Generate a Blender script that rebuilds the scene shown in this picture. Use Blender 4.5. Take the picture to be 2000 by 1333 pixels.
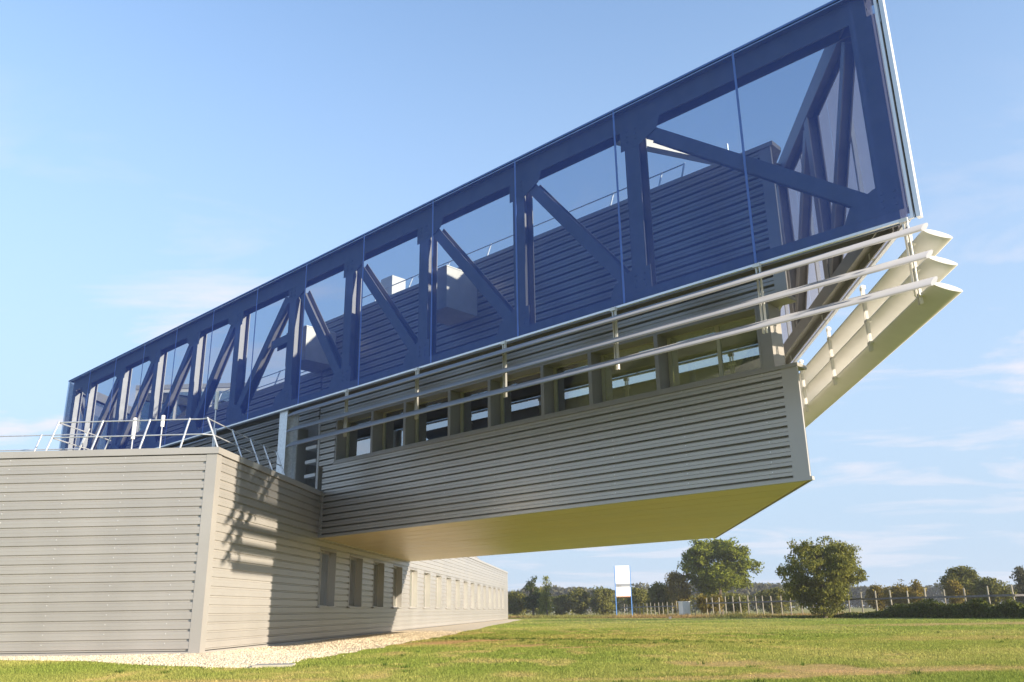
import bpy, math, random
import numpy as np
from mathutils import Vector, Matrix
random.seed(7); RNG = np.random.default_rng(11)
for o in list(bpy.data.objects): bpy.data.objects.remove(o)
scene = bpy.context.scene
COL = scene.collection

# ------------------------------------------------------------------ camera
PITCH, ROLL, FPX, CAMH = 0.30815, -0.01564, 1659.53, 0.9
cp, sp, cr, sr = math.cos(PITCH), math.sin(PITCH), math.cos(ROLL), math.sin(ROLL)
FW = Vector((0, cp, sp)); UP0 = Vector((0, -sp, cp)); RT0 = Vector((1, 0, 0))
RT = cr*RT0 + sr*UP0; UPV = -sr*RT0 + cr*UP0
cam_d = bpy.data.cameras.new('camera'); cam = bpy.data.objects.new('camera', cam_d); COL.objects.link(cam)
cam.matrix_world = Matrix(((RT.x, UPV.x, -FW.x, 0), (RT.y, UPV.y, -FW.y, 0), (RT.z, UPV.z, -FW.z, CAMH), (0, 0, 0, 1)))
cam_d.sensor_width = 36; cam_d.lens = FPX*36/2000; cam_d.clip_start = 0.1; cam_d.clip_end = 6000
scene.camera = cam

# ------------------------------------------------------------------ sky, sun, exposure
SUN_AZ, SUN_EL = math.radians(121.5), math.radians(12.8)      # azimuth clockwise from +Y
world = bpy.data.worlds.new('World'); scene.world = world; world.use_nodes = True
nt = world.node_tree; nt.nodes.clear()
def wn(t, **kw):
    n = nt.nodes.new(t)
    for k, v in kw.items(): setattr(n, k, v)
    return n
sky = wn('ShaderNodeTexSky', sky_type='NISHITA', sun_disc=False, sun_elevation=SUN_EL, sun_rotation=SUN_AZ,
         altitude=100, air_density=1.15, dust_density=0.5, ozone_density=1.6)
tc = wn('ShaderNodeTexCoord'); sep = wn('ShaderNodeSeparateXYZ'); nt.links.new(tc.outputs['Generated'], sep.inputs[0])
zc = wn('ShaderNodeMath', operation='ADD'); nt.links.new(sep.outputs['Z'], zc.inputs[0]); zc.inputs[1].default_value = 0.10
zm = wn('ShaderNodeMath', operation='MAXIMUM'); nt.links.new(zc.outputs[0], zm.inputs[0]); zm.inputs[1].default_value = 0.04
dx = wn('ShaderNodeMath', operation='DIVIDE'); nt.links.new(sep.outputs['X'], dx.inputs[0]); nt.links.new(zm.outputs[0], dx.inputs[1])
dy = wn('ShaderNodeMath', operation='DIVIDE'); nt.links.new(sep.outputs['Y'], dy.inputs[0]); nt.links.new(zm.outputs[0], dy.inputs[1])
comb = wn('ShaderNodeCombineXYZ'); nt.links.new(dx.outputs[0], comb.inputs[0]); nt.links.new(dy.outputs[0], comb.inputs[1])
mp = wn('ShaderNodeMapping'); nt.links.new(comb.outputs[0], mp.inputs[0])
mp.inputs['Location'].default_value = (13.6, 18.4, 7.2); mp.inputs['Rotation'].default_value = (0, 0, 0.5); mp.inputs['Scale'].default_value = (0.55, 0.95, 1)
noi = wn('ShaderNodeTexNoise'); nt.links.new(mp.outputs[0], noi.inputs['Vector'])
noi.inputs['Scale'].default_value = 1.5; noi.inputs['Detail'].default_value = 8; noi.inputs['Roughness'].default_value = 0.58; noi.inputs['Distortion'].default_value = 0.6
rmp = wn('ShaderNodeMapRange'); rmp.inputs['From Min'].default_value = 0.50; rmp.inputs['From Max'].default_value = 0.62
nt.links.new(noi.outputs['Fac'], rmp.inputs['Value'])
elm = wn('ShaderNodeMapRange'); elm.inputs['From Min'].default_value = 0.52; elm.inputs['From Max'].default_value = 0.25
elm.inputs['To Max'].default_value = 0.9; nt.links.new(sep.outputs['Z'], elm.inputs['Value'])
lowm = wn('ShaderNodeMapRange'); lowm.inputs['From Min'].default_value = 0.06; lowm.inputs['From Max'].default_value = 0.27; lowm.inputs['To Min'].default_value = 0.38; nt.links.new(sep.outputs['Z'], lowm.inputs['Value'])
cf0 = wn('ShaderNodeMath', operation='MULTIPLY'); nt.links.new(rmp.outputs[0], cf0.inputs[0]); nt.links.new(lowm.outputs[0], cf0.inputs[1])
cf = wn('ShaderNodeMath', operation='MULTIPLY'); nt.links.new(cf0.outputs[0], cf.inputs[0]); nt.links.new(elm.outputs[0], cf.inputs[1])
mixc = wn('ShaderNodeMix', data_type='RGBA'); nt.links.new(cf.outputs[0], mixc.inputs['Factor'])
hzf = wn('ShaderNodeMapRange', interpolation_type='SMOOTHSTEP'); hzf.inputs['From Min'].default_value = 0.85; hzf.inputs['From Max'].default_value = 0.0
hzf.inputs['To Max'].default_value = 0.95; nt.links.new(sep.outputs['Z'], hzf.inputs['Value'])
tint = wn('ShaderNodeMix', data_type='RGBA', blend_type='MULTIPLY'); tint.inputs['Factor'].default_value = 1; nt.links.new(sky.outputs[0], tint.inputs[6]); tint.inputs[7].default_value = (0.88, 0.945, 1.08, 1)
hz = wn('ShaderNodeMix', data_type='RGBA'); nt.links.new(hzf.outputs[0], hz.inputs['Factor']); nt.links.new(tint.outputs[2], hz.inputs[6]); hz.inputs[7].default_value = (1.47, 1.90, 2.50, 1)
nt.links.new(hz.outputs[2], mixc.inputs[6]); mixc.inputs[7].default_value = (2.75, 2.58, 2.75, 1)
bg = wn('ShaderNodeBackground'); bg.inputs['Strength'].default_value = 0.134
nt.links.new(mixc.outputs[2], bg.inputs['Color'])
wo = wn('ShaderNodeOutputWorld'); nt.links.new(bg.outputs[0], wo.inputs['Surface'])

sun_d = bpy.data.lights.new('sun', 'SUN'); sun = bpy.data.objects.new('sun', sun_d); COL.objects.link(sun)
sun_d.energy = 4.05; sun_d.angle = math.radians(0.53); sun_d.color = (1.0, 0.86, 0.68)
sdir = Vector((math.sin(SUN_AZ)*math.cos(SUN_EL), math.cos(SUN_AZ)*math.cos(SUN_EL), math.sin(SUN_EL)))
sun.rotation_euler = sdir.to_track_quat('Z', 'Y').to_euler(); sun.location = sdir*200
vs = scene.view_settings; vs.view_transform = 'Standard'; vs.look = 'None'; vs.exposure = 1.45; vs.gamma = 1; vs.use_curve_mapping = False
scene.render.engine = 'CYCLES'
scene.cycles.max_bounces = 8; scene.cycles.transparent_max_bounces = 24; scene.cycles.diffuse_bounces = 3

# ------------------------------------------------------------------ survey (metres; fitted to the photograph)
Z = np.array([0, 0, 1.0])
cb, cc, ca = 0.08927, -0.8122, math.radians(2.5)
B = np.array([math.sin(cb), math.cos(cb), 0]); C = np.array([math.sin(cc), math.cos(cc), 0])
N = np.array([-math.cos(cc), math.sin(cc), 0]); A = np.array([-math.cos(ca), math.sin(ca), 0])
NB = np.array([B[1], -B[0], 0])             # outward normal of faces that run along B (to the right)
NF = np.array([-A[1]*-1, -1, 0]); NF = np.array([A[1], -A[0], 0]); NF = NF if NF[1] < 0 else -NF   # outward normal of the front wall
P0 = np.array([-8.289, 23.479, 0]); Q = np.array([6.780, 19.420, 0])
HL, LL, ZS, WB, ZSILL = 5.388, 81.56, 3.68, 16.56, 6.43
D_MESH, ZB, ZT, TR, TL = 2.4, 8.12, 13.66, -3.72, 41.6
def fac(t, off, z): return Q + t*C + off*N + z*Z          # a point relative to the long facade
def end(b, off, z, t=TR, o0=D_MESH): return Q + t*C + o0*N + b*B + off*NB + z*Z
def ray(px, py): return np.array(FW + RT*((px-1000)/FPX) + UPV*((666.5-py)/FPX))
def at(px, py, depth):
    d = ray(px, py); return np.array([0, 0, CAMH]) + d*(depth/d[1])
def onz(px, py, z):
    d = ray(px, py); return np.array([0, 0, CAMH]) + d*((z-CAMH)/d[2])

# ------------------------------------------------------------------ value noise for terrain and wear
_tab = RNG.random((256, 256))
def vnoise(x, y):
    x = np.asarray(x, float); y = np.asarray(y, float)
    xi = np.floor(x).astype(int); yi = np.floor(y).astype(int); fx = x-xi; fy = y-yi
    fx = fx*fx*(3-2*fx); fy = fy*fy*(3-2*fy)
    g = lambda a, b: _tab[a % 256, b % 256]
    return (g(xi, yi)*(1-fx)+g(xi+1, yi)*fx)*(1-fy)+(g(xi, yi+1)*(1-fx)+g(xi+1, yi+1)*fx)*fy
def fbm(x, y, o=4):
    s = 0; a = 0.5; n = 0
    for i in range(o): s = s+a*vnoise(x*2**i+17*i, y*2**i+5*i); n += a; a *= 0.5
    return s/n
def sstep(a, b, x): u = np.clip((x-a)/(b-a), 0, 1); return u*u*(3-2*u)
def ground_z(x, y):
    x = np.asarray(x, float); y = np.asarray(y, float)
    base = -0.07*(1-sstep(26, 60, y))
    near = (1-sstep(60, 110, y))
    # a low bank across the lawn in front of the building
    bank = 0.07*np.exp(-((y-(29.5-0.9*x))/2.2)**2)*sstep(-4.5, -2.0, x)*(1-sstep(4.5, 7.5, x))
    return base + near*(0.035*(fbm(x*0.35, y*0.35)-0.5)) + bank*near

# ------------------------------------------------------------------ materials
def new_mat(name):
    m = bpy.data.materials.new(name); m.use_nodes = True; m.node_tree.nodes.clear(); return m
def pmat(name, col, rough=0.5, metal=0.0, var=0.08, scale=3.0, stretch=(1, 1, 1), bump=0.0, bscale=60.0, spec=0.5, island=0.0, perobj=0.0):
    m = new_mat(name); t = m.node_tree; L = t.links
    out = t.nodes.new('ShaderNodeOutputMaterial'); b = t.nodes.new('ShaderNodeBsdfPrincipled'); L.new(b.outputs[0], out.inputs[0])
    geo = t.nodes.new('ShaderNodeNewGeometry'); mp = t.nodes.new('ShaderNodeMapping'); L.new(geo.outputs['Position'], mp.inputs[0]); mp.inputs['Scale'].default_value = stretch
    n = t.nodes.new('ShaderNodeTexNoise'); n.inputs['Scale'].default_value = scale; n.inputs['Detail'].default_value = 5; L.new(mp.outputs[0], n.inputs['Vector'])
    mr = t.nodes.new('ShaderNodeMapRange'); mr.inputs['From Min'].default_value = 0.3; mr.inputs['From Max'].default_value = 0.7
    mr.inputs['To Min'].default_value = 1-var; mr.inputs['To Max'].default_value = 1+var; L.new(n.outputs['Fac'], mr.inputs['Value'])
    fac_out = mr.outputs[0]
    if island:
        r = t.nodes.new('ShaderNodeMapRange'); r.inputs['To Min'].default_value = 1-island; r.inputs['To Max'].default_value = 1+island
        L.new(geo.outputs['Random Per Island'], r.inputs['Value'])
        mu = t.nodes.new('ShaderNodeMath'); mu.operation = 'MULTIPLY'; L.new(fac_out, mu.inputs[0]); L.new(r.outputs[0], mu.inputs[1]); fac_out = mu.outputs[0]
    if perobj:
        oi = t.nodes.new('ShaderNodeObjectInfo'); r = t.nodes.new('ShaderNodeMapRange'); r.inputs['To Min'].default_value = 1-perobj; r.inputs['To Max'].default_value = 1+perobj; L.new(oi.outputs['Random'], r.inputs['Value'])
        mu = t.nodes.new('ShaderNodeMath'); mu.operation = 'MULTIPLY'; L.new(fac_out, mu.inputs[0]); L.new(r.outputs[0], mu.inputs[1]); fac_out = mu.outputs[0]
    vm = t.nodes.new('ShaderNodeVectorMath'); vm.operation = 'SCALE'; vm.inputs[0].default_value = col; L.new(fac_out, vm.inputs['Scale'])
    L.new(vm.outputs[0], b.inputs['Base Color'])
    b.inputs['Roughness'].default_value = rough; b.inputs['Metallic'].default_value = metal; b.inputs['Specular IOR Level'].default_value = spec
    mr2 = t.nodes.new('ShaderNodeMapRange'); mr2.inputs['To Min'].default_value = rough*0.8; mr2.inputs['To Max'].default_value = min(1, rough*1.2); L.new(n.outputs['Fac'], mr2.inputs['Value']); L.new(mr2.outputs[0], b.inputs['Roughness'])
    if bump:
        n2 = t.nodes.new('ShaderNodeTexNoise'); n2.inputs['Scale'].default_value = bscale; n2.inputs['Detail'].default_value = 3; L.new(geo.outputs['Position'], n2.inputs['Vector'])
        bp = t.nodes.new('ShaderNodeBump'); bp.inputs['Strength'].default_value = bump; bp.inputs['Distance'].default_value = 0.02; L.new(n2.outputs['Fac'], bp.inputs['Height']); L.new(bp.outputs[0], b.inputs['Normal'])
    return m
M = {}
M['clad'] = pmat('silver_cladding', (0.42, 0.405, 0.38), 0.34, 0.4, 0.05, 0.9, (1, 1, 0.35), perobj=0.035)
M['trim'] = pmat('silver_trim', (0.42, 0.405, 0.38), 0.36, 0.35, 0.05, 0.8)
M['frame'] = pmat('window_surround', (0.30, 0.285, 0.26), 0.45, 0.3, 0.05, 2)
M['blind'] = pmat('pale_blind', (0.42, 0.42, 0.40), 0.7)
M['sash'] = pmat('olive_sash', (0.40, 0.38, 0.24), 0.4, 0.1, 0.05, 2)
M['room'] = pmat('room_lining', (0.72, 0.71, 0.58), 0.8, 0, 0.15, 1.5)
M['soffit'] = pmat('soffit_sheet', (0.70, 0.58, 0.32), 0.36, 0.3, 0.05, 0.7, (1, 1, 1), 0.015, 5, perobj=0.02)
M['steel'] = pmat('painted_steel', (0.235, 0.225, 0.22), 0.5, 0.2, 0.10, 3)
M['galv'] = pmat('galvanised_steel', (0.62, 0.64, 0.66), 0.38, 0.6, 0.14, 12)
M['alu'] = pmat('aluminium', (0.74, 0.75, 0.76), 0.33, 0.55, 0.04, 2)
M['louver'] = pmat('louver_aluminium_lit', (0.70, 0.685, 0.65), 0.45, 0.2, 0.04, 2)  # lit copy of the blade metal: bounced light on the undersides put into the colour
M['louvershaded'] = pmat('louver_aluminium_shaded', (0.27, 0.28, 0.305), 0.6, 0.0, 0.04, 2, spec=0.15)  # same blade metal, with bluish sky-lit shade put into the colour
M['white'] = pmat('white_paint', (0.78, 0.77, 0.74), 0.5, 0, 0.06, 4)
M['hvac'] = pmat('pale_duct', (0.60, 0.57, 0.52), 0.55, 0.1, 0.07, 3)
M['seam'] = pmat('blue_seam', (0.085, 0.17, 0.50), 0.6, 0, 0.08, 3)
M['roofing'] = pmat('grey_roofing', (0.30, 0.29, 0.27), 0.8, 0, 0.15, 2)
M['wood'] = pmat('weathered_wood', (0.27, 0.245, 0.19), 0.85, 0, 0.25, 6, (1, 1, 0.2), 0.3, 30)
M['railwood'] = pmat('grey_wood_rail', (0.16, 0.15, 0.145), 0.85, 0, 0.25, 6)
M['bark'] = pmat('bark', (0.10, 0.08, 0.06), 0.9, 0, 0.3, 8, (1, 1, 0.3), 0.5, 25)
M['signblue'] = pmat('blue_paint', (0.10, 0.25, 0.58), 0.4, 0, 0.05, 4)
M['signwhite'] = pmat('sign_white', (0.86, 0.86, 0.85), 0.4, 0, 0.02, 4)
M['signgrey'] = pmat('sign_grey', (0.26, 0.28, 0.31), 0.5, 0, 0.05, 4)
M['signrust'] = pmat('sign_rust', (0.42, 0.14, 0.04), 0.7, 0, 0.1, 4)
M['cabinet'] = pmat('cabinet_white', (0.72, 0.70, 0.66), 0.6, 0, 0.08, 3)
M['concrete'] = pmat('concrete', (0.40, 0.37, 0.31), 0.9, 0, 0.15, 6, (1, 1, 1), 0.3, 40)
M['gravel'] = pmat('gravel_bed', (0.56, 0.46, 0.32), 0.95, 0, 0.22, 9, (1, 1, 1), 0.8, 45)
M['stone'] = pmat('gravel_stone', (0.62, 0.53, 0.385), 0.9, 0, 0.1, 3, island=0.35)
M['darkgap'] = pmat('dark_gap', (0.05, 0.05, 0.05), 0.9)

def mesh_fabric(name, col, T, transl=0.35, tt=(0.93, 0.96, 1.0, 1)):
    m = new_mat(name); t = m.node_tree; L = t.links
    out = t.nodes.new('ShaderNodeOutputMaterial')
    tr = t.nodes.new('ShaderNodeBsdfTransparent'); tr.inputs[0].default_value = tt
    geo = t.nodes.new('ShaderNodeNewGeometry')
    n = t.nodes.new('ShaderNodeTexNoise'); n.inputs['Scale'].default_value = 1.0; n.inputs['Detail'].default_value = 6; mpn = t.nodes.new('ShaderNodeMapping'); mpn.inputs['Scale'].default_value = (2.2, 2.2, 0.16); L.new(geo.outputs['Position'], mpn.inputs[0]); L.new(mpn.outputs[0], n.inputs['Vector'])
    mr = t.nodes.new('ShaderNodeMapRange'); mr.inputs['From Min'].default_value = 0.3; mr.inputs['From Max'].default_value = 0.7; mr.inputs['To Min'].default_value = 0.94; mr.inputs['To Max'].default_value = 1.06; L.new(n.outputs['Fac'], mr.inputs['Value'])
    vm = t.nodes.new('ShaderNodeVectorMath'); vm.operation = 'SCALE'; vm.inputs[0].default_value = col; L.new(mr.outputs[0], vm.inputs['Scale'])
    df = t.nodes.new('ShaderNodeBsdfDiffuse'); L.new(vm.outputs[0], df.inputs[0])
    tl = t.nodes.new('ShaderNodeBsdfTranslucent'); L.new(vm.outputs[0], tl.inputs[0])
    m1 = t.nodes.new('ShaderNodeMixShader'); m1.inputs[0].default_value = transl; L.new(df.outputs[0], m1.inputs[1]); L.new(tl.outputs[0], m1.inputs[2])
    m2 = t.nodes.new('ShaderNodeMixShader'); mo = t.nodes.new('ShaderNodeMath'); mo.operation = 'MULTIPLY'; mo.inputs[1].default_value = 1-T; mo2 = t.nodes.new('ShaderNodeMapRange'); mo2.inputs['From Min'].default_value = 0.3; mo2.inputs['From Max'].default_value = 0.7; mo2.inputs['To Min'].default_value = 0.985; mo2.inputs['To Max'].default_value = 1.015; L.new(n.outputs['Fac'], mo2.inputs['Value']); L.new(mo2.outputs[0], mo.inputs[0]); L.new(mo.outputs[0], m2.inputs[0]); L.new(tr.outputs[0], m2.inputs[1]); L.new(m1.outputs[0], m2.inputs[2])
    L.new(m2.outputs[0], out.inputs[0]); return m
M['mesh'] = mesh_fabric('blue_mesh_fabric', (0.062, 0.122, 0.46), 0.52, 0.2, (0.80, 0.92, 1.0, 1))
M['meshend'] = mesh_fabric('lavender_mesh_fabric', (0.20, 0.195, 0.25), 0.30, 0.5)
def glass(name, refl, tint):
    m = new_mat(name); t = m.node_tree; L = t.links
    out = t.nodes.new('ShaderNodeOutputMaterial'); g = t.nodes.new('ShaderNodeBsdfGlossy'); g.inputs['Roughness'].default_value = 0.01; g.inputs[0].default_value = (0.92, 0.95, 0.98, 1)
    tr = t.nodes.new('ShaderNodeBsdfTransparent'); tr.inputs[0].default_value = tint
    fr = t.nodes.new('ShaderNodeFresnel'); fr.inputs[0].default_value = 1.5
    ad = t.nodes.new('ShaderNodeMath'); ad.operation = 'ADD'; ad.inputs[1].default_value = refl; ad.use_clamp = True; L.new(fr.outputs[0], ad.inputs[0])
    mx = t.nodes.new('ShaderNodeMixShader'); L.new(ad.outputs[0], mx.inputs[0]); L.new(tr.outputs[0], mx.inputs[1]); L.new(g.outputs[0], mx.inputs[2]); L.new(mx.outputs[0], out.inputs[0]); return m
M['glass'] = glass('coated_glass', 0.34, (0.72, 0.76, 0.58, 1))
M['clearglass'] = glass('clear_glass', 0.03, (0.92, 0.94, 0.9, 1))
def leafmat(name, col, var=0.35, hue=(1.12, 1.05, 0.75)):
    m = new_mat(name); t = m.node_tree; L = t.links
    out = t.nodes.new('ShaderNodeOutputMaterial'); geo = t.nodes.new('ShaderNodeNewGeometry')
    mr = t.nodes.new('ShaderNodeMapRange'); mr.inputs['To Min'].default_value = 1-var; mr.inputs['To Max'].default_value = 1+var; L.new(geo.outputs['Random Per Island'], mr.inputs['Value'])
    n = t.nodes.new('ShaderNodeTexNoise'); n.inputs['Scale'].default_value = 0.6; n.inputs['Detail'].default_value = 3; L.new(geo.outputs['Position'], n.inputs['Vector'])
    mc = t.nodes.new('ShaderNodeMix'); mc.data_type = 'RGBA'; L.new(n.outputs['Fac'], mc.inputs['Factor'])
    mc.inputs[6].default_value = (*col, 1); mc.inputs[7].default_value = (col[0]*hue[0]*1.25, col[1]*hue[1]*1.1, col[2]*hue[2], 1)
    vm = t.nodes.new('ShaderNodeVectorMath'); vm.operation = 'SCALE'; L.new(mc.outputs[2], vm.inputs[0]); L.new(mr.outputs[0], vm.inputs['Scale'])
    df = t.nodes.new('ShaderNodeBsdfDiffuse'); L.new(vm.outputs[0], df.inputs[0]); tl = t.nodes.new('ShaderNodeBsdfTranslucent'); L.new(vm.outputs[0], tl.inputs[0])
    mx = t.nodes.new('ShaderNodeMixShader'); mx.inputs[0].default_value = 0.28; L.new(df.outputs[0], mx.inputs[1]); L.new(tl.outputs[0], mx.inputs[2]); L.new(mx.outputs[0], out.inputs[0]); return m
M['oak'] = leafmat('oak_leaves', (0.135, 0.170, 0.030))
M['willow'] = leafmat('willow_leaves', (0.145, 0.165, 0.045))
M['pine'] = leafmat('pine_needles', (0.055, 0.08, 0.035))
M['poplar'] = leafmat('poplar_leaves', (0.15, 0.18, 0.045))
M['hedge'] = leafmat('hedgerow_leaves', (0.125, 0.138, 0.042))
M['olive'] = leafmat('olive_shrub_leaves', (0.165, 0.145, 0.04))
M['far'] = leafmat('far_wood_leaves', (0.085, 0.092, 0.06))
M['bramble'] = leafmat('bramble_leaves', (0.085, 0.11, 0.028))
M['dryweed'] = leafmat('dry_weed', (0.25, 0.17, 0.07), 0.4)
def vcol_mat(name, island=0.3, transl=0.0):
    m = new_mat(name); t = m.node_tree; L = t.links
    out = t.nodes.new('ShaderNodeOutputMaterial'); geo = t.nodes.new('ShaderNodeNewGeometry')
    at_ = t.nodes.new('ShaderNodeAttribute'); at_.attribute_name = 'tone'
    n = t.nodes.new('ShaderNodeTexNoise'); n.inputs['Scale'].default_value = 9; n.inputs['Detail'].default_value = 6; L.new(geo.outputs['Position'], n.inputs['Vector'])
    mr = t.nodes.new('ShaderNodeMapRange'); mr.inputs['From Min'].default_value = 0.3; mr.inputs['From Max'].default_value = 0.7; mr.inputs['To Min'].default_value = 0.72; mr.inputs['To Max'].default_value = 1.28; L.new(n.outputs['Fac'], mr.inputs['Value'])
    f = mr.outputs[0]
    if island:
        r = t.nodes.new('ShaderNodeMapRange'); r.inputs['To Min'].default_value = 1-island; r.inputs['To Max'].default_value = 1+island; L.new(geo.outputs['Random Per Island'], r.inputs['Value']); f = r.outputs[0]
    vm = t.nodes.new('ShaderNodeVectorMath'); vm.operation = 'SCALE'; L.new(at_.outputs['Color'], vm.inputs[0]); L.new(f, vm.inputs['Scale'])
    df = t.nodes.new('ShaderNodeBsdfDiffuse'); L.new(vm.outputs[0], df.inputs[0]); sh = df.outputs[0]
    if transl:
        tl = t.nodes.new('ShaderNodeBsdfTranslucent'); L.new(vm.outputs[0], tl.inputs[0])
        mx = t.nodes.new('ShaderNodeMixShader'); mx.inputs[0].default_value = transl; L.new(sh, mx.inputs[1]); L.new(tl.outputs[0], mx.inputs[2]); sh = mx.outputs[0]
    else:
        bp = t.nodes.new('ShaderNodeBump'); bp.inputs['Strength'].default_value = 0.6; bp.inputs['Distance'].default_value = 0.04; L.new(n.outputs['Fac'], bp.inputs['Height']); L.new(bp.outputs[0], df.inputs['Normal'])
    L.new(sh, out.inputs[0]); return m
M['ground'] = vcol_mat('lawn_ground', 0.0)
M['blade'] = vcol_mat('grass_blades', 0.3, 0.3)

# ------------------------------------------------------------------ object helpers
def tag(o, label=None, cat=None, group=None, kind=None):
    if label: o['label'] = label
    if cat: o['category'] = cat
    if group: o['group'] = group
    if kind: o['kind'] = kind
    return o
def empty(name, loc, label, cat, group=None):
    o = bpy.data.objects.new(name, None); o.location = tuple(loc); o.empty_display_size = 0.3; COL.objects.link(o)
    return tag(o, label, cat, group)
def wloc(o):
    v = np.zeros(3)
    while o is not None: v = v+np.array(o.location); o = o.parent
    return v
class MB:
    def __init__(s): s.v = []; s.f = []
    def add(s, V, F):
        k = len(s.v); s.v += [tuple(map(float, q)) for q in V]; s.f += [tuple(i+k for i in q) for q in F]; return s
    def hexa(s, a, b, c, d, h):
        """prism on quad abcd, extruded by vector h"""
        V = [a, b, c, d]+[np.asarray(q)+h for q in (a, b, c, d)]
        return s.add(V, [(3, 2, 1, 0), (4, 5, 6, 7), (0, 1, 5, 4), (1, 2, 6, 5), (2, 3, 7, 6), (3, 0, 4, 7)])
    def obox(s, o, u, v, w):
        """box with corner o and edge vectors u, v, w"""
        o, u, v, w = map(np.asarray, (o, u, v, w)); return s.hexa(o, o+u, o+u+v, o+v, w)
    def ring(s, o, u, v, w, th):
        """rectangular frame: outer corner o, edges u and v, depth w, member width th - one connected piece"""
        o, u, v, w = map(lambda k: np.asarray(k, float), (o, u, v, w)); un = u/np.linalg.norm(u)*th; vn = v/np.linalg.norm(v)*th
        O = [o, o+u, o+u+v, o+v]; I = [o+un+vn, o+u-un+vn, o+u+v-un-vn, o+v+un-vn]
        V = O+I+[q+w for q in O]+[q+w for q in I]; F = []
        for i in range(4):
            j = (i+1) % 4; F += [(i, j, 4+j, 4+i), (8+i, 12+i, 12+j, 8+j), (i, 8+i, 8+j, j), (4+i, 4+j, 12+j, 12+i)]
        return s.add(V, F)
    def bar(s, p, q, side, ws, wd):
        """box bar from p to q, width ws along 'side', wd along the third direction, centred"""
        p, q, side = map(lambda k: np.asarray(k, float), (p, q, side)); d = (q-p)/np.linalg.norm(q-p)
        side = side-d*(side@d); side /= np.linalg.norm(side); th = np.cross(d, side)
        o = p-side*ws/2-th*wd/2; return s.obox(o, side*ws, th*wd, q-p)
    def hbeam(s, p, q, fdir, fw, dep, ft=0.03, wt=0.025):
        """H-section: flanges parallel to fdir (width fw), depth dep"""
        p, q, fdir = map(lambda k: np.asarray(k, float), (p, q, fdir)); d = (q-p)/np.linalg.norm(q-p)
        fdir = fdir-d*(fdir@d); fdir /= np.linalg.norm(fdir); w = np.cross(d, fdir)
        for sg in (-1, 1):
            c = w*sg*(dep/2-ft/2); s.bar(p+c, q+c, fdir, fw, ft)
        s.bar(p, q, fdir, wt, dep-2*ft); return s
    def tube(s, pts, r, n=8):
        pts = [np.asarray(q, float) for q in pts]; rs = r if isinstance(r, (list, tuple)) else [r]*len(pts)
        k = len(s.v); V = []; F = []
        for i, q in enumerate(pts):
            d = pts[min(i+1, len(pts)-1)]-pts[max(i-1, 0)]; d = d/np.linalg.norm(d)
            a = np.cross(d, [0, 0, 1.0]); a = a if np.linalg.norm(a) > 1e-3 else np.array([1.0, 0, 0]); a /= np.linalg.norm(a); b = np.cross(d, a)
            V += [q+rs[i]*(math.cos(2*math.pi*j/n)*a+math.sin(2*math.pi*j/n)*b) for j in range(n)]
        for i in range(len(pts)-1):
            for j in range(n): F.append((i*n+j, i*n+(j+1) % n, (i+1)*n+(j+1) % n, (i+1)*n+j))
        F.append(tuple(range(n))[::-1]); F.append(tuple((len(pts)-1)*n+j for j in range(n))); return s.add(V, F)
    def extrude(s, prof, o, u, v, L):
        """closed 2D profile [(a,b)] at o + a*u + b*v, swept along vector L"""
        o, u, v, L = map(np.asarray, (o, u, v, L)); n = len(prof)
        V = [o+a*u+b*v for a, b in prof]; V += [q+L for q in V]
        F = [(i, (i+1) % n, n+(i+1) % n, n+i) for i in range(n)]+[tuple(range(n))[::-1], tuple(range(n, 2*n))]
        return s.add(V, F)
    def build(s, name, mat, parent=None, loc=None, smooth=False):
        base = wloc(parent) if parent is not None else np.zeros(3)
        me = bpy.data.meshes.new(name); off = np.array(loc) if loc is not None else base
        me.from_pydata([tuple(np.array(q)-off) for q in s.v], [], s.f); me.update()
        bmesh_fix(me)
        me.materials.append(M[mat] if isinstance(mat, str) else mat)
        if smooth: me.polygons.foreach_set('use_smooth', [True]*len(me.polygons))
        o = bpy.data.objects.new(name, me); COL.objects.link(o)
        if parent is not None: o.parent = parent
        if loc is not None: o.location = tuple(np.array(loc)-base)
        return o
import bmesh
def bmesh_fix(me):
    b = bmesh.new(); b.from_mesh(me); bmesh.ops.recalc_face_normals(b, faces=b.faces); b.to_mesh(me); b.free()
def inst(o, shift, parent=None):
    c = o.copy(); COL.objects.link(c); c.parent = parent or o.parent; c.location = o.location+Vector(tuple(shift)); return c

# ------------------------------------------------------------------ ground
def axis(*segs):
    out = []
    for a, b, st in segs: out += list(np.arange(a, b, st))
    return np.array(out+[segs[-1][1]])
LAWN_EDGE = np.array([[-60, 128], [-0.6, 118], [19, 85], [28.2, 71.3], [31.4, 55.4], [36, 40], [44, 20], [50, 0]])
def lawn_t(x, y):
    """signed distance-like value: > 0 beyond the mown lawn"""
    ye = np.interp(x, LAWN_EDGE[:, 0], LAWN_EDGE[:, 1]); return (y-ye)*np.where(x > 10, 0.55, 1.0)
DRY = [(-2.6, 28.9, 1.2, .9, .8), (-1.5, 29.6, 1.0, .7, .8), (0.1, 26.2, .9, .8, .95), (1.65, 24.4, .7, .5, .7), (4.0, 16.6, 1.0, 1.2, .55), (4.75, 15.2, .9, .9, .6), (4.7, 13.7, 1.5, .7, .6),
       (6.8, 14.6, 2.2, .6, .45), (8.6, 14.2, 2.6, .6, .45), (2.5, 13.2, 2.0, .5, .5), (24, 45, 9, 3.0, .55), (-1, 30.2, 3.5, .6, .5), (16, 27, 6, 2.5, .35), (0.5, 12, 2.5, .5, .5), (-5, 14.0, 3, .6, .4)]
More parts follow.
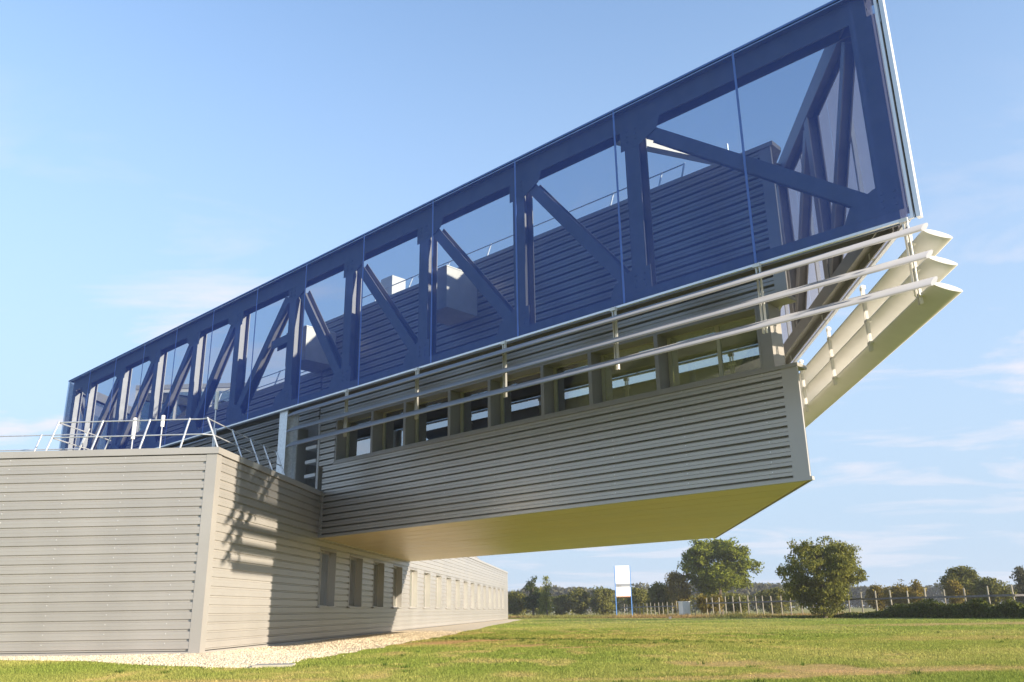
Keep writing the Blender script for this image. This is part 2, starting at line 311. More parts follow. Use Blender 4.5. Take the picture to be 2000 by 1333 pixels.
def tone(x, y):
    n1 = fbm(x*0.22, y*0.16); n2 = fbm(x*1.3+40, y*0.7+9); n3 = fbm(x*0.06+3, y*0.05+7); n4 = vnoise(x*0.35+y*0.05, y*0.9)
    g1 = np.array([0.165, 0.200, 0.042]); g2 = np.array([0.262, 0.250, 0.074]); straw = np.array([0.40, 0.29, 0.125]); soil = np.array([0.42, 0.27, 0.135])
    far = np.array([0.27, 0.225, 0.095])
    k = np.clip((n1-0.36)*2.6+(n2-0.5)*1.0+(n3-0.5)*0.9+(n4-.5)*0.25, 0, 1)[..., None]
    c = g1*(1-k)+g2*k
    s = np.clip((n2-0.62)*3.0+(n3-0.58)*1.6, 0, 0.5)[..., None]; c = c*(1-s)+straw*s
    # the strip of lusher grass on the bank
    lush = (np.exp(-((y-(31.0-0.9*x))/1.8)**2)*sstep(-4.5, -2, x)*(1-sstep(4.5, 7, x)))[..., None]*0.7
    c = c*(1-lush)+np.array([0.075, 0.115, 0.022])*lush
    for (ax, ay, rx, ry, st) in DRY:
        d = np.sqrt(((x-ax)/rx)**2+((y-ay)/ry)**2)+ (n2-0.5)*1.8
        w = (st*(1-sstep(0.45, 1.15, d)))[..., None]; c = c*(1-w)+soil*w
    r = sstep(-0.5, 1.5, lawn_t(x, y)+(n2-.5)*2)[..., None]; cf_ = far*(0.75+0.5*n1[..., None])+np.array([-0.03, 0.015, -0.01])*(n2[..., None]*1.5-0.3)
    return np.clip(1.2*(c*(1-r)+cf_*r), 0.01, 1)
def set_tone(me, c):
    a = me.attributes.new('tone', 'FLOAT_COLOR', 'POINT'); a.data.foreach_set('color', np.concatenate([c, np.ones((len(c), 1))], 1).astype(np.float32).ravel())
def np_mesh(name, V, F, mat, tones=None, parent=None, smooth=False):
    V = np.asarray(V, np.float32); F = np.asarray(F, np.int32); k = F.shape[1]
    if parent is not None: V = V-wloc(parent).astype(np.float32)
    me = bpy.data.meshes.new(name); me.vertices.add(len(V)); me.vertices.foreach_set('co', V.ravel())
    me.loops.add(F.size); me.loops.foreach_set('vertex_index', F.ravel())
    me.polygons.add(len(F)); me.polygons.foreach_set('loop_start', np.arange(0, F.size, k, dtype=np.int32))
    me.update(calc_edges=True)
    if tones is not None: set_tone(me, tones)
    me.materials.append(M[mat])
    if smooth: me.polygons.foreach_set('use_smooth', np.ones(len(F), bool))
    o = bpy.data.objects.new(name, me); COL.objects.link(o)
    if parent is not None: o.parent = parent
    return o
xs = axis((-3000, -400, 400), (-400, -80, 40), (-80, -22, 4), (-22, 34, 0.3), (34, 90, 2), (90, 400, 30), (400, 3000, 400))
ys = axis((-300, -40, 40), (-40, 6, 4), (6, 46, 0.3), (46, 130, 1.5), (130, 400, 30), (400, 4000, 600))
GX, GY = np.meshgrid(xs, ys); gx = GX.ravel(); gy = GY.ravel(); gz = ground_z(gx, gy)
nx = len(xs); ii, jj = np.meshgrid(np.arange(len(ys)-1), np.arange(nx-1), indexing='ij'); ii = ii.ravel(); jj = jj.ravel()
F = np.stack([ii*nx+jj, ii*nx+jj+1, (ii+1)*nx+jj+1, (ii+1)*nx+jj], 1)
tag(np_mesh('lawn', np.stack([gx, gy, gz], 1), F, 'ground', tone(gx, gy), smooth=True), kind='structure')

# gravel apron along the low building (outline on the ground plane)
GR_OUT = np.array([[-26, 24.6], [-13.46, 22.9], [-10.45, 21.3], [-7.51, 18.9], [-5.82, 17.6], [-4.97, 17.4], [-4.61, 18.2], [-4.75, 20.5], [-4.62, 22.1], [-4.3, 24.5], [-3.69, 31.0], [-3.21, 35.5], [-2.7, 43.5], [-1.88, 56.1], [0.66, 100.4]])
def wall_in(i):      # inner edge: hugging the walls
    f = [P0+18*A, P0+5.2*A, P0+2.4*A, P0+0.3*A, P0, P0, P0+0.3*B, P0+0.8*B, P0+1.4*B, P0+2.5*B, P0+8*B, P0+13*B, P0+21*B, P0+33*B, P0+LL*B]
    return f[i]
m = MB(); nseg = 8
rows = []
for i in range(len(GR_OUT)):
    a = wall_in(i)[:2]; b = GR_OUT[i]; rows.append([a+(b-a)*k/nseg for k in range(nseg+1)])
dense = []
for i in range(len(rows)-1):
    for s_ in range(6): dense.append([rows[i][k]*(1-s_/6)+rows[i+1][k]*(s_/6) for k in range(nseg+1)])
dense.append(rows[-1]); D_ = np.array(dense)
jit = (fbm(D_[:, -1, 0]*1.5, D_[:, -1, 1]*1.5)-0.5)*0.7; dv = D_[:, -1]-D_[:, 0]; dv /= np.linalg.norm(dv, axis=1)[:, None]+1e-6; D_[:, -1] += dv*jit[:, None]
gxy = D_.reshape(-1, 2); hz = ground_z(gxy[:, 0], gxy[:, 1])+0.03*(1-np.tile((np.arange(nseg+1)/nseg)**3, len(dense)))+0.006+0.02*(fbm(gxy[:, 0]*3, gxy[:, 1]*3)-.5)
R_ = len(dense); ii, jj = np.meshgrid(np.arange(R_-1), np.arange(nseg), indexing='ij'); ii = ii.ravel(); jj = jj.ravel(); q = nseg+1
GRF = np.stack([ii*q+jj, ii*q+jj+1, (ii+1)*q+jj+1, (ii+1)*q+jj], 1)
tag(np_mesh('gravel_path', np.column_stack([gxy, hz]), GRF, 'gravel', smooth=True), kind='structure')
GPOLY = np.vstack([D_[:, -1], D_[::-1, 0]])
def in_poly(x, y, P):
    ins = np.zeros(len(x), bool); j = len(P)-1
    for i in range(len(P)):
        xi, yi = P[i]; xj, yj = P[j]
        c = ((yi > y) != (yj > y)) & (x < (xj-xi)*(y-yi)/(yj-yi+1e-12)+xi); ins ^= c; j = i
    return ins
# gravel stones
ns = 34000; u = RNG.random(ns); w = RNG.random(ns)**0.9; idx = (u**1.5*(R_-12)).astype(int); fr = RNG.random(ns)
pa = D_[idx]; pb = D_[idx+1]; ki = np.clip((w*nseg), 0, nseg-1e-3); k0 = ki.astype(int); kf = (ki-k0)[:, None]
ar = np.arange(ns); pA = pa[ar, k0]*(1-kf)+pa[ar, k0+1]*kf; pB = pb[ar, k0]*(1-kf)+pb[ar, k0+1]*kf
pp = pA*(1-fr[:, None])+pB*fr[:, None]
# some strays over the edge
stray = RNG.random(ns) < 0.05; pp[stray] += RNG.normal(0, .22, (stray.sum(), 2))
rad = RNG.uniform(.009, .026, ns); sc = np.stack([rad*RNG.uniform(.7, 1.3, ns), rad*RNG.uniform(.7, 1.3, ns), rad*RNG.uniform(.5, .9, ns)], 1)
oct_ = np.array([[1, 0, 0], [0, 1, 0], [-1, 0, 0], [0, -1, 0], [0, 0, 1], [0, 0, -1]]); of = np.array([[0, 1, 4], [1, 2, 4], [2, 3, 4], [3, 0, 4], [1, 0, 5], [2, 1, 5], [3, 2, 5], [0, 3, 5]])
cz = ground_z(pp[:, 0], pp[:, 1])+0.03*(1-w**3)+0.006+rad*0.3
V = np.column_stack([pp, cz])[:, None, :]+oct_[None]*sc[:, None, :]
tag(np_mesh('gravel_stones', V.reshape(-1, 3), (of[None]+6*ar[:, None, None]).reshape(-1, 3), 'stone'), 'loose cream gravel stones strewn along the foot of the grey walls', 'gravel', kind='stuff')

# mown grass blades
def blades(n, y0, y1, hx, hmin, hmax, wid):
    y = y0+(y1-y0)*RNG.random(n)
    x = (RNG.random(n)*2-1)*(hx*y)+0.0
    ok = ~in_poly(x, y, GPOLY) & (lawn_t(x, y) < 0) & ~((x < -8.3+0.0895*(y-23.5)) & (y > 23.3))
    x = x[ok]; y = y[ok]; n = len(x); z = ground_z(x, y)-0.004
    tn = tone(x, y)
    bare = np.clip((tn[:, 0]-tn[:, 1])/0.1, 0, 1); h = RNG.uniform(hmin, hmax, n)*(1-0.65*bare)*(0.7+0.6*fbm(x*.8, y*.8)); a = RNG.random(n)*2*np.pi
    lean = RNG.normal(0, .45, (n, 2))*h[:, None]; wx = np.cos(a)*wid*RNG.uniform(.6, 1.3, n); wy = np.sin(a)*wid*RNG.uniform(.6, 1.3, n)
    V = np.stack([np.stack([x-wx, y-wy, z], 1), np.stack([x+wx, y+wy, z], 1), np.stack([x+lean[:, 0], y+lean[:, 1], z+h], 1)], 1)
    c = tn*1.18*RNG.uniform(.75, 1.25, (n, 1)); c3 = np.repeat(c, 3, 0)
    return V.reshape(-1, 3), c3
parts = [blades(330000, 9.5, 17, .68, .018, .045, .006), blades(260000, 17, 30, .68, .02, .05, .009), blades(180000, 30, 60, .68, .025, .055, .016), blades(60000, 60, 118, .66, .03, .06, .03)]
# scattered weeds and longer tufts, most of them along the bank
wc = np.concatenate([np.stack([np.linspace(-3, 6.5, 170), 31.0-0.9*np.linspace(-3, 6.5, 170)], 1)+RNG.normal(0, 1.0, (170, 2)), np.stack([RNG.uniform(-9, 18, 60), RNG.uniform(11, 34, 60)], 1)])
wv_ = []; wcol = []
for (wx_, wy_) in wc:
    if in_poly(np.array([wx_]), np.array([wy_]), GPOLY)[0] or (wx_ < -8.3+0.0895*(wy_-23.5) and wy_ > 23): continue
    k_ = RNG.integers(10, 34); a_ = RNG.random(k_)*6.28; r_ = RNG.random(k_)*.13; hx_ = RNG.uniform(.03, .085, k_); bx0 = wx_+r_*np.cos(a_); by0 = wy_+r_*np.sin(a_); bz0 = ground_z(bx0, by0)
    wdt_ = RNG.uniform(.006, .016, k_); tx_ = bx0+np.cos(a_)*hx_*.7; ty_ = by0+np.sin(a_)*hx_*.7
    wv_.append(np.stack([np.stack([bx0-np.sin(a_)*wdt_, by0+np.cos(a_)*wdt_, bz0], 1), np.stack([bx0+np.sin(a_)*wdt_, by0-np.cos(a_)*wdt_, bz0], 1), np.stack([tx_, ty_, bz0+hx_], 1)], 1).reshape(-1, 3))
    wcol.append(np.repeat(np.array([[.10, .15, .03]])*RNG.uniform(.6, 1.5, (k_, 1)), 3, 0))
parts.append((np.concatenate(wv_), np.concatenate(wcol)))
V = np.concatenate([q[0] for q in parts]); c = np.concatenate([q[1] for q in parts])
tag(np_mesh('grass', V, np.arange(len(V)).reshape(-1, 3), 'blade', c), 'short mown lawn grass with dry straw coloured patches', 'grass', kind='stuff')

# ------------------------------------------------------------------ cladding
PITCHZ = 0.243
RIB = [(-0.06, 0.0), (-0.06, 0.050), (0.08, 0.064), (0.08, 0.136), (0.060, 0.141), (0.060, 0.153), (0.08, 0.158), (0.08, 0.236), (-0.06, 0.243), (-0.08, 0.243), (-0.08, 0.0)]
RIB_LOW = [(0.0, 0.0), (0.0, 0.034), (0.046, 0.052), (0.046, 0.130), (0.041, 0.134), (0.041, 0.142), (0.046, 0.146), (0.046, 0.222), (0.0, 0.243), (-0.02, 0.243), (-0.02, 0.0)]
def rib_run(parent, o, d, L, n, z0, z1, mat='clad', name='cladding_rib', rib=None):
    """courses of ribbed sheet from z0 to z1, each its own object, sharing one mesh"""
    cnt = int(round((z1-z0)/PITCHZ)); k = (z1-z0)/(cnt*PITCHZ); first = None
    prof = [(a, b*k) for a, b in (rib or RIB)]
    for i in range(cnt):
        if first is None:
            first = MB().extrude(prof, o+Z*z0, n, Z, d*L).build(name, mat, parent)
        else: inst(first, (0, 0, i*PITCHZ*k))
def rib_panel(parent, o, d, L, n, z0, z1, mat='clad', name='cladding_panel', rib=None):
    cnt = int(round((z1-z0)/PITCHZ)); k = (z1-z0)/(cnt*PITCHZ); m = MB(); prof = [(a, b*k) for a, b in (rib or RIB)]
    for i in range(cnt): m.extrude(prof, o+Z*(z0+i*PITCHZ*k), n, Z, d*L)
    return m.build(name, mat, parent)

# ------------------------------------------------------------------ low building
low = empty('low_building', P0, 'long low building clad in sunlit silver ribbed sheet, railing on its flat roof', 'building')
ZL0, ZL1 = 0.02, 5.20
fr_wall = MB().obox(P0+0.10*A+Z*-0.12-NF*0.06, 18*A, -NF*0.2, Z*(HL-0.2+0.12)).build('front_wall', 'trim', low)
rib_run(fr_wall, P0+0.24*A, A, 17.5, NF, ZL0+0.03, ZL1, rib=RIB_LOW)
MB().obox(P0+0.0*A+Z*-0.05+NF*0.056, 18*A, -NF*0.10, Z*0.08).build('base_flashing', 'trim', fr_wall)
sd_wall = MB().obox(P0+0.10*B+Z*-0.12-NB*0.5, (LL-0.2)*B, -NB*0.1, Z*(HL-0.2+0.12)).build('side_wall', 'trim', low)
LW = [(9.62+4.085*k) for k in range(17)]; LWW = 2.12; LZ0, LZ1 = 1.17, 3.30
rib_run(sd_wall, P0+0.24*B, B, LL-0.4, NB, ZL0+0.03, LZ0-0.02, rib=RIB_LOW)
rib_run(sd_wall, P0+0.24*B, B, LL-0.4, NB, LZ1+0.03, ZL1, rib=RIB_LOW)
prev = 0.24
pier = None
for k, s in enumerate(LW+[LL-0.16]):
    L_ = s-0.02-prev
    if k in (0, len(LW)): rib_panel(sd_wall, P0+prev*B, B, L_, NB, LZ0-0.02, LZ1+0.03, rib=RIB_LOW)
    elif pier is None: pier = rib_panel(sd_wall, P0+prev*B, B, L_, NB, LZ0-0.02, LZ1+0.03, rib=RIB_LOW)
    else: inst(pier, B*(prev-pier_s))
    if k == 1: pier_s = prev
    prev = s+LWW+0.02
MB().obox(P0+0.02*B+Z*-0.05+NB*0.056, (LL-.02)*B, -NB*0.10, Z*0.08).build('base_flashing', 'trim', sd_wall)
MB().obox(P0+0.02*B+Z*-0.14-NB*0.05, (LL-.02)*B, -NB*0.10, Z*0.16).build('plinth', 'darkgap', sd_wall)
for kk, (o_, d_, n_, L_) in enumerate(((P0, A, NF, 18.0), (P0, B, NB, LL))):
    MB().obox(o_+Z*(ZL1+0.006)+n_*0.10-d_*(0.10 if kk == 0 else 0.085), d_*(L_+0.12), -n_*0.45, Z*(HL-ZL1-0.006-0.002*kk)).build('coping', 'trim', low)
mct = MB(); mct.obox(P0-0.052*A+Z*-0.04+NF*0.052, 0.30*A, -NF*0.05, Z*(ZL1+0.04)); mct.obox(P0+0.0*B+NB*0.054+Z*-0.04, 0.28*B, -NB*0.05, Z*(ZL1+0.04)); mct.build('corner_trim', 'trim', low)
MB().obox(P0+(LL-.18)*B+NB*0.054+Z*-0.04, 0.2*B, -NB*0.5, Z*(ZL1+0.04)).build('corner_trim', 'trim', low)
MB().hexa(P0+Z*5.12+0.3*A+0.3*B, P0+Z*5.12+18*A+0.3*B, P0+Z*5.12+18*A+(LL-.3)*B, P0+Z*5.12+0.3*A+(LL-.3)*B, Z*0.05).build('roof', 'roofing', low)
REC = 0.31
def low_window():
    s = LW[0]; o = P0+s*B
    m = MB()
    m.ring(o+Z*(LZ0-.02)+NB*0.056, LWW*B, Z*(LZ1-LZ0+.02), -NB*(REC+0.056), .05)
    w = m.build('window', 'trim', low)
    MB().obox(o+Z*(LZ0-.03)+NB*0.125+.0*B, LWW*B, -NB*(REC+0.125), Z*0.05).build('sill', 'trim', w)
    g = MB(); g.obox(o+Z*(LZ0+.08)-NB*(REC-.06)+.12*B, (LWW-.24)*B, -NB*0.02, Z*(LZ1-LZ0-.2)); g.build('pane', 'glass', w)
    h = MB()
    for (a, b_, z, hh) in ((.05, .07, LZ0+.02, LZ1-LZ0-.07), (LWW-.12, .07, LZ0+.02, LZ1-LZ0-.07), (LWW*.5-.03, .06, LZ0+.08, LZ1-LZ0-.19)): h.obox(o+Z*z-NB*(REC-.085)+a*B, b_*B, -NB*0.055, Z*hh)
    h.obox(o+Z*(LZ0+.02)-NB*(REC-.083)+.12*B, (LWW-.24)*B, -NB*0.053, Z*.06); h.obox(o+Z*(LZ1-.12)-NB*(REC-.083)+.12*B, (LWW-.24)*B, -NB*0.053, Z*.07)
    h.build('frame', 'trim', w)
    MB().obox(o+Z*(LZ0)-NB*(REC+.045)+.02*B, (LWW-.04)*B, -NB*0.03, Z*(LZ1-LZ0)).build('blind', 'blind', w)
    return w
w0 = low_window(); w0kids = list(w0.children)
for k in range(1, 17):
    c_ = inst(w0, B*(LW[k]-LW[0]))
    for ch in w0kids:
        d_ = ch.copy(); COL.objects.link(d_); d_.parent = c_
# pitched standing seam roof at the far end
r0 = P0+52*B+1.0*A+Z*5.17; sl = 5.0*A+Z*4.6
pr = MB().hexa(r0, r0+22.5*B, r0+22.5*B+sl, r0+sl, Z*0.06).build('pitched_roof', 'clad', low)
seam0 = None
for k in range(34):
    if seam0 is None: seam0 = MB().obox(r0+Z*0.06, 0.05*B, Z*0.05, sl).build('standing_seam', 'trim', pr)
    else: inst(seam0, B*0.67*k)

# ------------------------------------------------------------------ cantilevered building
T_LOW = 19.6
box = empty('cantilevered_building', Q+Z*ZS, 'grey ribbed upper building on a skew, jutting far out over the lawn', 'building')
T_STEP = 19.9; Z_TOP, Z_TOP2 = 12.3, 10.35
core = MB()
core.hexa(fac(0.15, -.2, ZS+.05), fac(T_STEP, -.2, ZS+.05), fac(T_STEP, -.2, ZS+.05)+(WB-.6)*B, fac(0.15, -.2, ZS+.05)+(WB-.6)*B, Z*(6.25-ZS-.05))
core.hexa(fac(0.15, -.2, 8.25), fac(T_STEP, -.2, 8.25), fac(T_STEP, -.2, 8.25)+(WB-.6)*B, fac(0.15, -.2, 8.25)+(WB-.6)*B, Z*(Z_TOP-.1-8.25))
nw = core.build('wall', 'trim', box)
rib_run(nw, fac(0.40, 0, 0), C, T_LOW-0.55, N, ZS+0.05, ZSILL-0.10)
rib_run(nw, fac(0.30, 0, 0), C, T_STEP-0.4, N, 8.20, Z_TOP-0.10)
rib_panel(nw, fac(18.72, 0, 0), C, 1.0, N, ZSILL-.10, 8.20)
# end wall
MB().hexa(fac(0.02, -.03, ZS+.02), fac(0.02, -.03, ZS+.02)+WB*B, fac(0.02, -.03, ZS+.02)+WB*B+.1*C, fac(0.02, -.03, ZS+.02)+.1*C, Z*(ZSILL-ZS-.04)).build('parapet_end', 'clad', box)
MB().hexa(fac(0.02, -.03, 8.16), fac(0.02, -.03, 8.16)+WB*B, fac(0.02, -.03, 8.16)+WB*B+.1*C, fac(0.02, -.03, 8.16)+.1*C, Z*(Z_TOP-8.18)).build('upper_end', 'clad', box)
# trims
MB().obox(fac(0.0, 0.085, ZS-.01), 0.40*C, -.06*N, Z*(ZSILL-ZS-.04)).build('corner_trim', 'trim', box)
MB().obox(fac(0.0, 0.085, 8.14), 0.32*C, -.06*N, Z*(Z_TOP-8.2)).build('corner_trim', 'trim', box)
MB().obox(fac(-0.05, 0.093, ZS-.035), (T_LOW+.05)*C, -.12*N, Z*0.085).build('base_flashing', 'trim', box)
MB().obox(fac(T_LOW-.26, 0.09, ZS), 0.20*C, -.06*N, Z*(HL-ZS-.02)).build('corner_trim', 'trim', box)
m = MB(); m.obox(fac(-0.03, 0.115, ZSILL-.10), 18.75*C, -.50*N, Z*0.09); m.build('window_sill', 'frame', box)
m = MB(); m.obox(fac(0.02, 0.095, 8.075), 18.70*C, -.50*N, Z*0.10); m.build('window_head', 'frame', box)
m = MB(); m.obox(fac(-0.08, 0.115, Z_TOP-.08), (T_STEP+.1)*C, -.45*N, Z*0.12); m.hexa(fac(-.08, -.36, Z_TOP-.078), fac(-.08, -.36, Z_TOP-.078)+16*B, fac(.25, -.36, Z_TOP-.078)+16*B, fac(.25, -.36, Z_TOP-.078), Z*.12); m.build('coping', 'trim', box)
MB().hexa(fac(.2, -.5, Z_TOP-.09), fac(T_STEP, -.5, Z_TOP-.09), fac(T_STEP, -.5, Z_TOP-.09)+15.5*B, fac(.2, -.5, Z_TOP-.09)+15.5*B, Z*.04).build('roof', 'roofing', box)
# window band
WE = [.85, 3.89, 6.19, 8.03, 10.31, 12.21, 14.54, 16.41, 18.67]; WT = [(a+.001, b_-.001) for a, b_ in zip(WE[:-1], WE[1:])]
MB().obox(fac(0.55, 0.08, ZSILL-.02), .30*C, -.6*N, Z*(8.085-ZSILL)).build('end_panel', 'frame', box)
GZ0, GZ1 = ZSILL+.0, 8.075
for (t0, t1) in WT:
    m = MB().ring(fac(t0, 0.088, GZ0-.008), (t1-t0)*C, Z*(GZ1-GZ0+.006), -.52*N, .06)
    w = m.build('window', 'frame', box)
    m = MB(); gl = -.36
    for a, wd in ((t0+.07, .10), (t1-.17, .10)): m.obox(fac(a, gl, GZ0), wd*C, -.07*N, Z*(GZ1-GZ0))
    m.obox(fac(t0+.17, gl-.002, GZ0), (t1-t0-.34)*C, -.066*N, Z*.05); m.obox(fac(t0+.17, gl-.002, GZ1-.09), (t1-t0-.34)*C, -.066*N, Z*.09)
    if t0 < 1: m.obox(fac(t0+1.35, gl-.004, GZ0+.05), .10*C, -.06*N, Z*(GZ1-GZ0-.14))
    m.build('frame', 'sash', w)
    MB().obox(fac(t0+.16, gl-.035, GZ0+.04), (t1-t0-.32)*C, -.012*N, Z*(GZ1-GZ0-.12)).build('pane', 'glass', w)
# room behind the windows, glazed on the end and the far side too
def rbox(m, t, off, z, L_, dep, h_): o_ = fac(t, off, z); m.hexa(o_, o_+L_*C, o_+L_*C+dep, o_+dep, Z*h_); return m
rb = B*(WB-1.6)
rbox(MB(), .6, -.46, 6.27, 18.8, rb, .04).build('floor', 'room', box); rbox(MB(), .6, -.46, 8.20, 18.8, rb, .04).build('ceiling', 'room', box)
rbox(MB(), 19.3, -.62, 6.315, .1, rb, 1.88).build('partition', 'room', box); rbox(MB(), 14.4, -.62, 6.315, .1, B*6, 1.88).build('partition', 'room', box)
rbox(MB(), .66, -.62, 6.315, .012, rb, 1.88).build('end_pane', 'clearglass', box)
for k in range(5): rbox(MB(), .62, -.60, 6.315, .10, B*.10, 1.88).build('end_mullion', 'frame', box).location += Vector(tuple(B*(3.2*k+.1)))
o_ = fac(.6, -.46, 6.315)+rb; MB().hexa(o_, o_+18.8*C, o_+18.8*C+.012*B, o_+.012*B, Z*1.88).build('far_pane', 'clearglass', box)
for t in (5.0, 9.5): MB().tube([fac(t, -3.5, 6.3), fac(t, -3.5, 8.2)], .11, 12).build('column', 'white', box)
# soffit
nb, ntp = 6, 5
sf = MB().hexa(fac(.05, -.02, ZS+.004), fac(27, -.02, ZS+.004), fac(27, -.02, ZS+.004)+WB*B, fac(.05, -.02, ZS+.004)+WB*B, Z*.04).build('soffit', 'darkgap', box)
sp0 = None; nb = 12
for i in range(nb):
    bw = WB/nb
    if sp0 is None:
        o_ = fac(.02, -.055, ZS-.012); sp0 = MB().hexa(o_, o_+26*C, o_+26*C+(bw-.04)*B, o_+(bw-.04)*B, Z*.010).build('soffit_panel', 'soffit', sf)
    else: inst(sp0, B*bw*i*0.998)
MB().obox(fac(-.05, 0.02, ZS-.03), WB*B, .06*C, Z*.09).build('end_flashing', 'frame', box)
# lower stretch over the low roof
nw2 = MB().hexa(fac(T_STEP+1.5, -.1, 5.2), fac(41, -.1, 5.2), fac(41, -.1, 5.2)+14*B, fac(T_STEP+1.5, -.1, 5.2)+14*B, Z*(Z_TOP2-5.25)).build('wall', 'trim', box)
rib_run(nw2, fac(T_STEP+1.5, 0, 0), C, 19, N, 5.25, Z_TOP2-.1)
rib_panel(nw2, fac(T_STEP, 0, 0), C, 1.5, N, 8.15, Z_TOP2-.1)
MB().obox(fac(T_STEP+.0, 0.095, Z_TOP2-.1), 21.2*C, -.4*N, Z*.12).build('coping', 'trim', box)
MB().obox(fac(T_STEP-.02, -.9, 5.2), 1.52*C, -.1*N, Z*3.0).build('door_recess', 'darkgap', box)
MB().obox(fac(T_STEP+1.46, 0.088, 5.3), .12*C, -.5*N, Z*2.85).build('corner_trim', 'trim', box)
MB().obox(fac(T_STEP-.16, 0.088, 5.3), .14*C, -.5*N, Z*2.85).build('corner_trim', 'trim', box)
m0 = None
for k in range(3):
    if m0 is None: m0 = MB().obox(fac(T_STEP+.15, .02, 6.05), .75*C, -.55*N, Z*.13).build('stair_tread', 'white', box)
    else: inst(m0, (0, 0, .56*k))

def screws(parent, pts, u, n):
    m = MB()
    for p_ in pts: m.obox(p_-u*.010-Z*.010, u*.020, n*.010, Z*.020)
    m.build('screws', 'alu', parent)['kind'] = 'stuff'
zz = [ZL0+.03+PITCHZ*k*((ZL1-ZL0-.03)/(round((ZL1-ZL0-.03)/PITCHZ)*PITCHZ))+.19 for k in range(0, 21)]
screws(fr_wall, [P0+a*A+NF*.045+Z*(z+RNG.normal()*.004) for a in (.9, 2.55, 4.2, 5.85, 7.5) for z in zz], A, NF)
screws(nw, [fac(t, .079, ZS+.05+.243*k*.986+.19) for t in (.9, 3.2, 5.5, 7.8, 10.1, 12.4, 14.7, 17.0) for k in range(0, 11)], C, N)
# ------------------------------------------------------------------ steel cage with mesh skin
cage = empty('mesh_clad_truss_cage', fac(TR, D_MESH, ZB), 'steel truss cage skinned in see-through blue mesh, wrapped around the upper building', 'truss')
SEAMS = [TR, -.40, 3.19, 6.83, 10.49, 14.15, 17.75, 21.28, 24.9, 28.35, 31.75, 35.1, 38.45, TL]
for a, b_ in zip(SEAMS[:-1], SEAMS[1:]):
    MB().add([fac(a+.004, D_MESH, ZB+.03), fac(b_-.004, D_MESH, ZB+.03), fac(b_-.004, D_MESH, ZT-.02), fac(a+.004, D_MESH, ZT-.02)], [(0, 1, 2, 3)]).build('mesh_panel', 'mesh', cage)
s0 = None
for a in SEAMS[1:-1]:
    if s0 is None: s0 = MB().obox(fac(a-.028, D_MESH+.012, ZB+.04), .056*C, -.010*N, Z*(ZT-ZB-.07)).build('mesh_seam', 'seam', cage); sa = a
    else: inst(s0, C*(a-sa))
BW_END = WB+2*D_MESH/math.sin(cb-cc)
for t_, tt in ((TR, 0), (TL, 1)):
    nn = 6
    for k in range(nn):
        a = .12+(BW_END-.12)*k/nn; b_ = .12+(BW_END-.12)*(k+1)/nn
        MB().add([end(a, 0, ZB+.03, t_), end(b_-.02, 0, ZB+.03, t_), end(b_-.02, 0, ZT-.02, t_), end(a, 0, ZT-.02, t_)], [(0, 1, 2, 3)]).build('end_mesh_panel', 'meshend', cage)
# edge profiles
MB().obox(fac(TR, D_MESH+.02, ZB-.03), (TL-TR)*C, -.07*N, Z*.055).build('edge_profile', 'alu', cage)
MB().obox(fac(TR, D_MESH+.02, ZT-.02), (TL-TR)*C, -.07*N, Z*.05).build('edge_profile', 'seam', cage)
MB().obox(fac(TR-.06, D_MESH+.025, ZB-.03), .06*C, -.05*N, Z*(ZT-ZB+.05)).build('edge_profile', 'alu', cage)
MB().obox(fac(TR-.098, D_MESH-.04, ZB-.0), .037*C, -.04*N, Z*(ZT-ZB)).build('edge_gap', 'darkgap', cage)
MB().obox(fac(TR-.185, D_MESH+.02, ZB-.03), .085*C, -.14*N, Z*(ZT-ZB+.05)).build('edge_profile', 'alu', cage)
MB().obox(end(.1, .03, ZB-.03), (BW_END-.1)*B, -.08*NB, Z*.055).build('edge_profile', 'alu', cage)
MB().obox(end(.1, .03, ZT-.02), (BW_END-.1)*B, -.08*NB, Z*.05).build('edge_profile', 'alu', cage)
MB().obox(fac(TR-.2, D_MESH-.06, ZT-.045), (TL-TR+.2)*C, -.62*N, Z*.02).build('top_flashing', 'steel', cage)
# chords
OT = 2.0
MB().hbeam(fac(TR+.25, OT, 13.33), fac(TL-.3, OT, 13.33), Z, .56, .40).build('top_chord', 'steel', cage)
MB().hbeam(fac(TR+.25, OT, 8.30), fac(TL-.3, OT, 8.30), Z, .36, .40).build('bottom_chord', 'steel', cage)
ZC0, ZC1 = 8.48, 13.05
POSTS = [2.82, 6.92, 11.15, 15.25, 18.9, 23.05, 26.8, 30.7, 34.65, 39.0]
p0_ = None
for t in POSTS:
    if p0_ is None: p0_ = MB().hbeam(fac(t, OT, ZC0), fac(t, OT, ZC1), C, .44, .40).build('truss_post', 'steel', cage); tp = t
    else: inst(p0_, C*(t-tp))
MB().hbeam(fac(TR+.36, OT, ZC0), fac(TR+.36, OT, ZC1), C, .56, .40).build('truss_post', 'steel', cage)
MB().hbeam(fac(TL-.5, OT, ZC0), fac(TL-.5, OT, ZC1), C, .40, .40).build('truss_post', 'steel', cage)
def diag(ta, za, tb, zb):
    d = fac(tb, 0, zb)-fac(ta, 0, za); side = np.cross(d, N)
    MB().hbeam(fac(ta, OT, za), fac(tb, OT, zb), side, .34, .34).build('truss_diagonal', 'steel', cage)
diag(POSTS[0]-.55, 12.72, TR+.75, 8.75)
for i in range(1, 5): diag(POSTS[i]-.45, 12.75, POSTS[i-1]+.35, 8.75)
for i in range(4, 9): diag(POSTS[i]+.45, 12.75, POSTS[i+1]-.35, 8.75)
MB().hbeam(fac(POSTS[4]+.2, OT, 11.05), fac(POSTS[4]+1.45, OT, 11.0), Z, .34, .3).build('truss_strut', 'steel', cage)
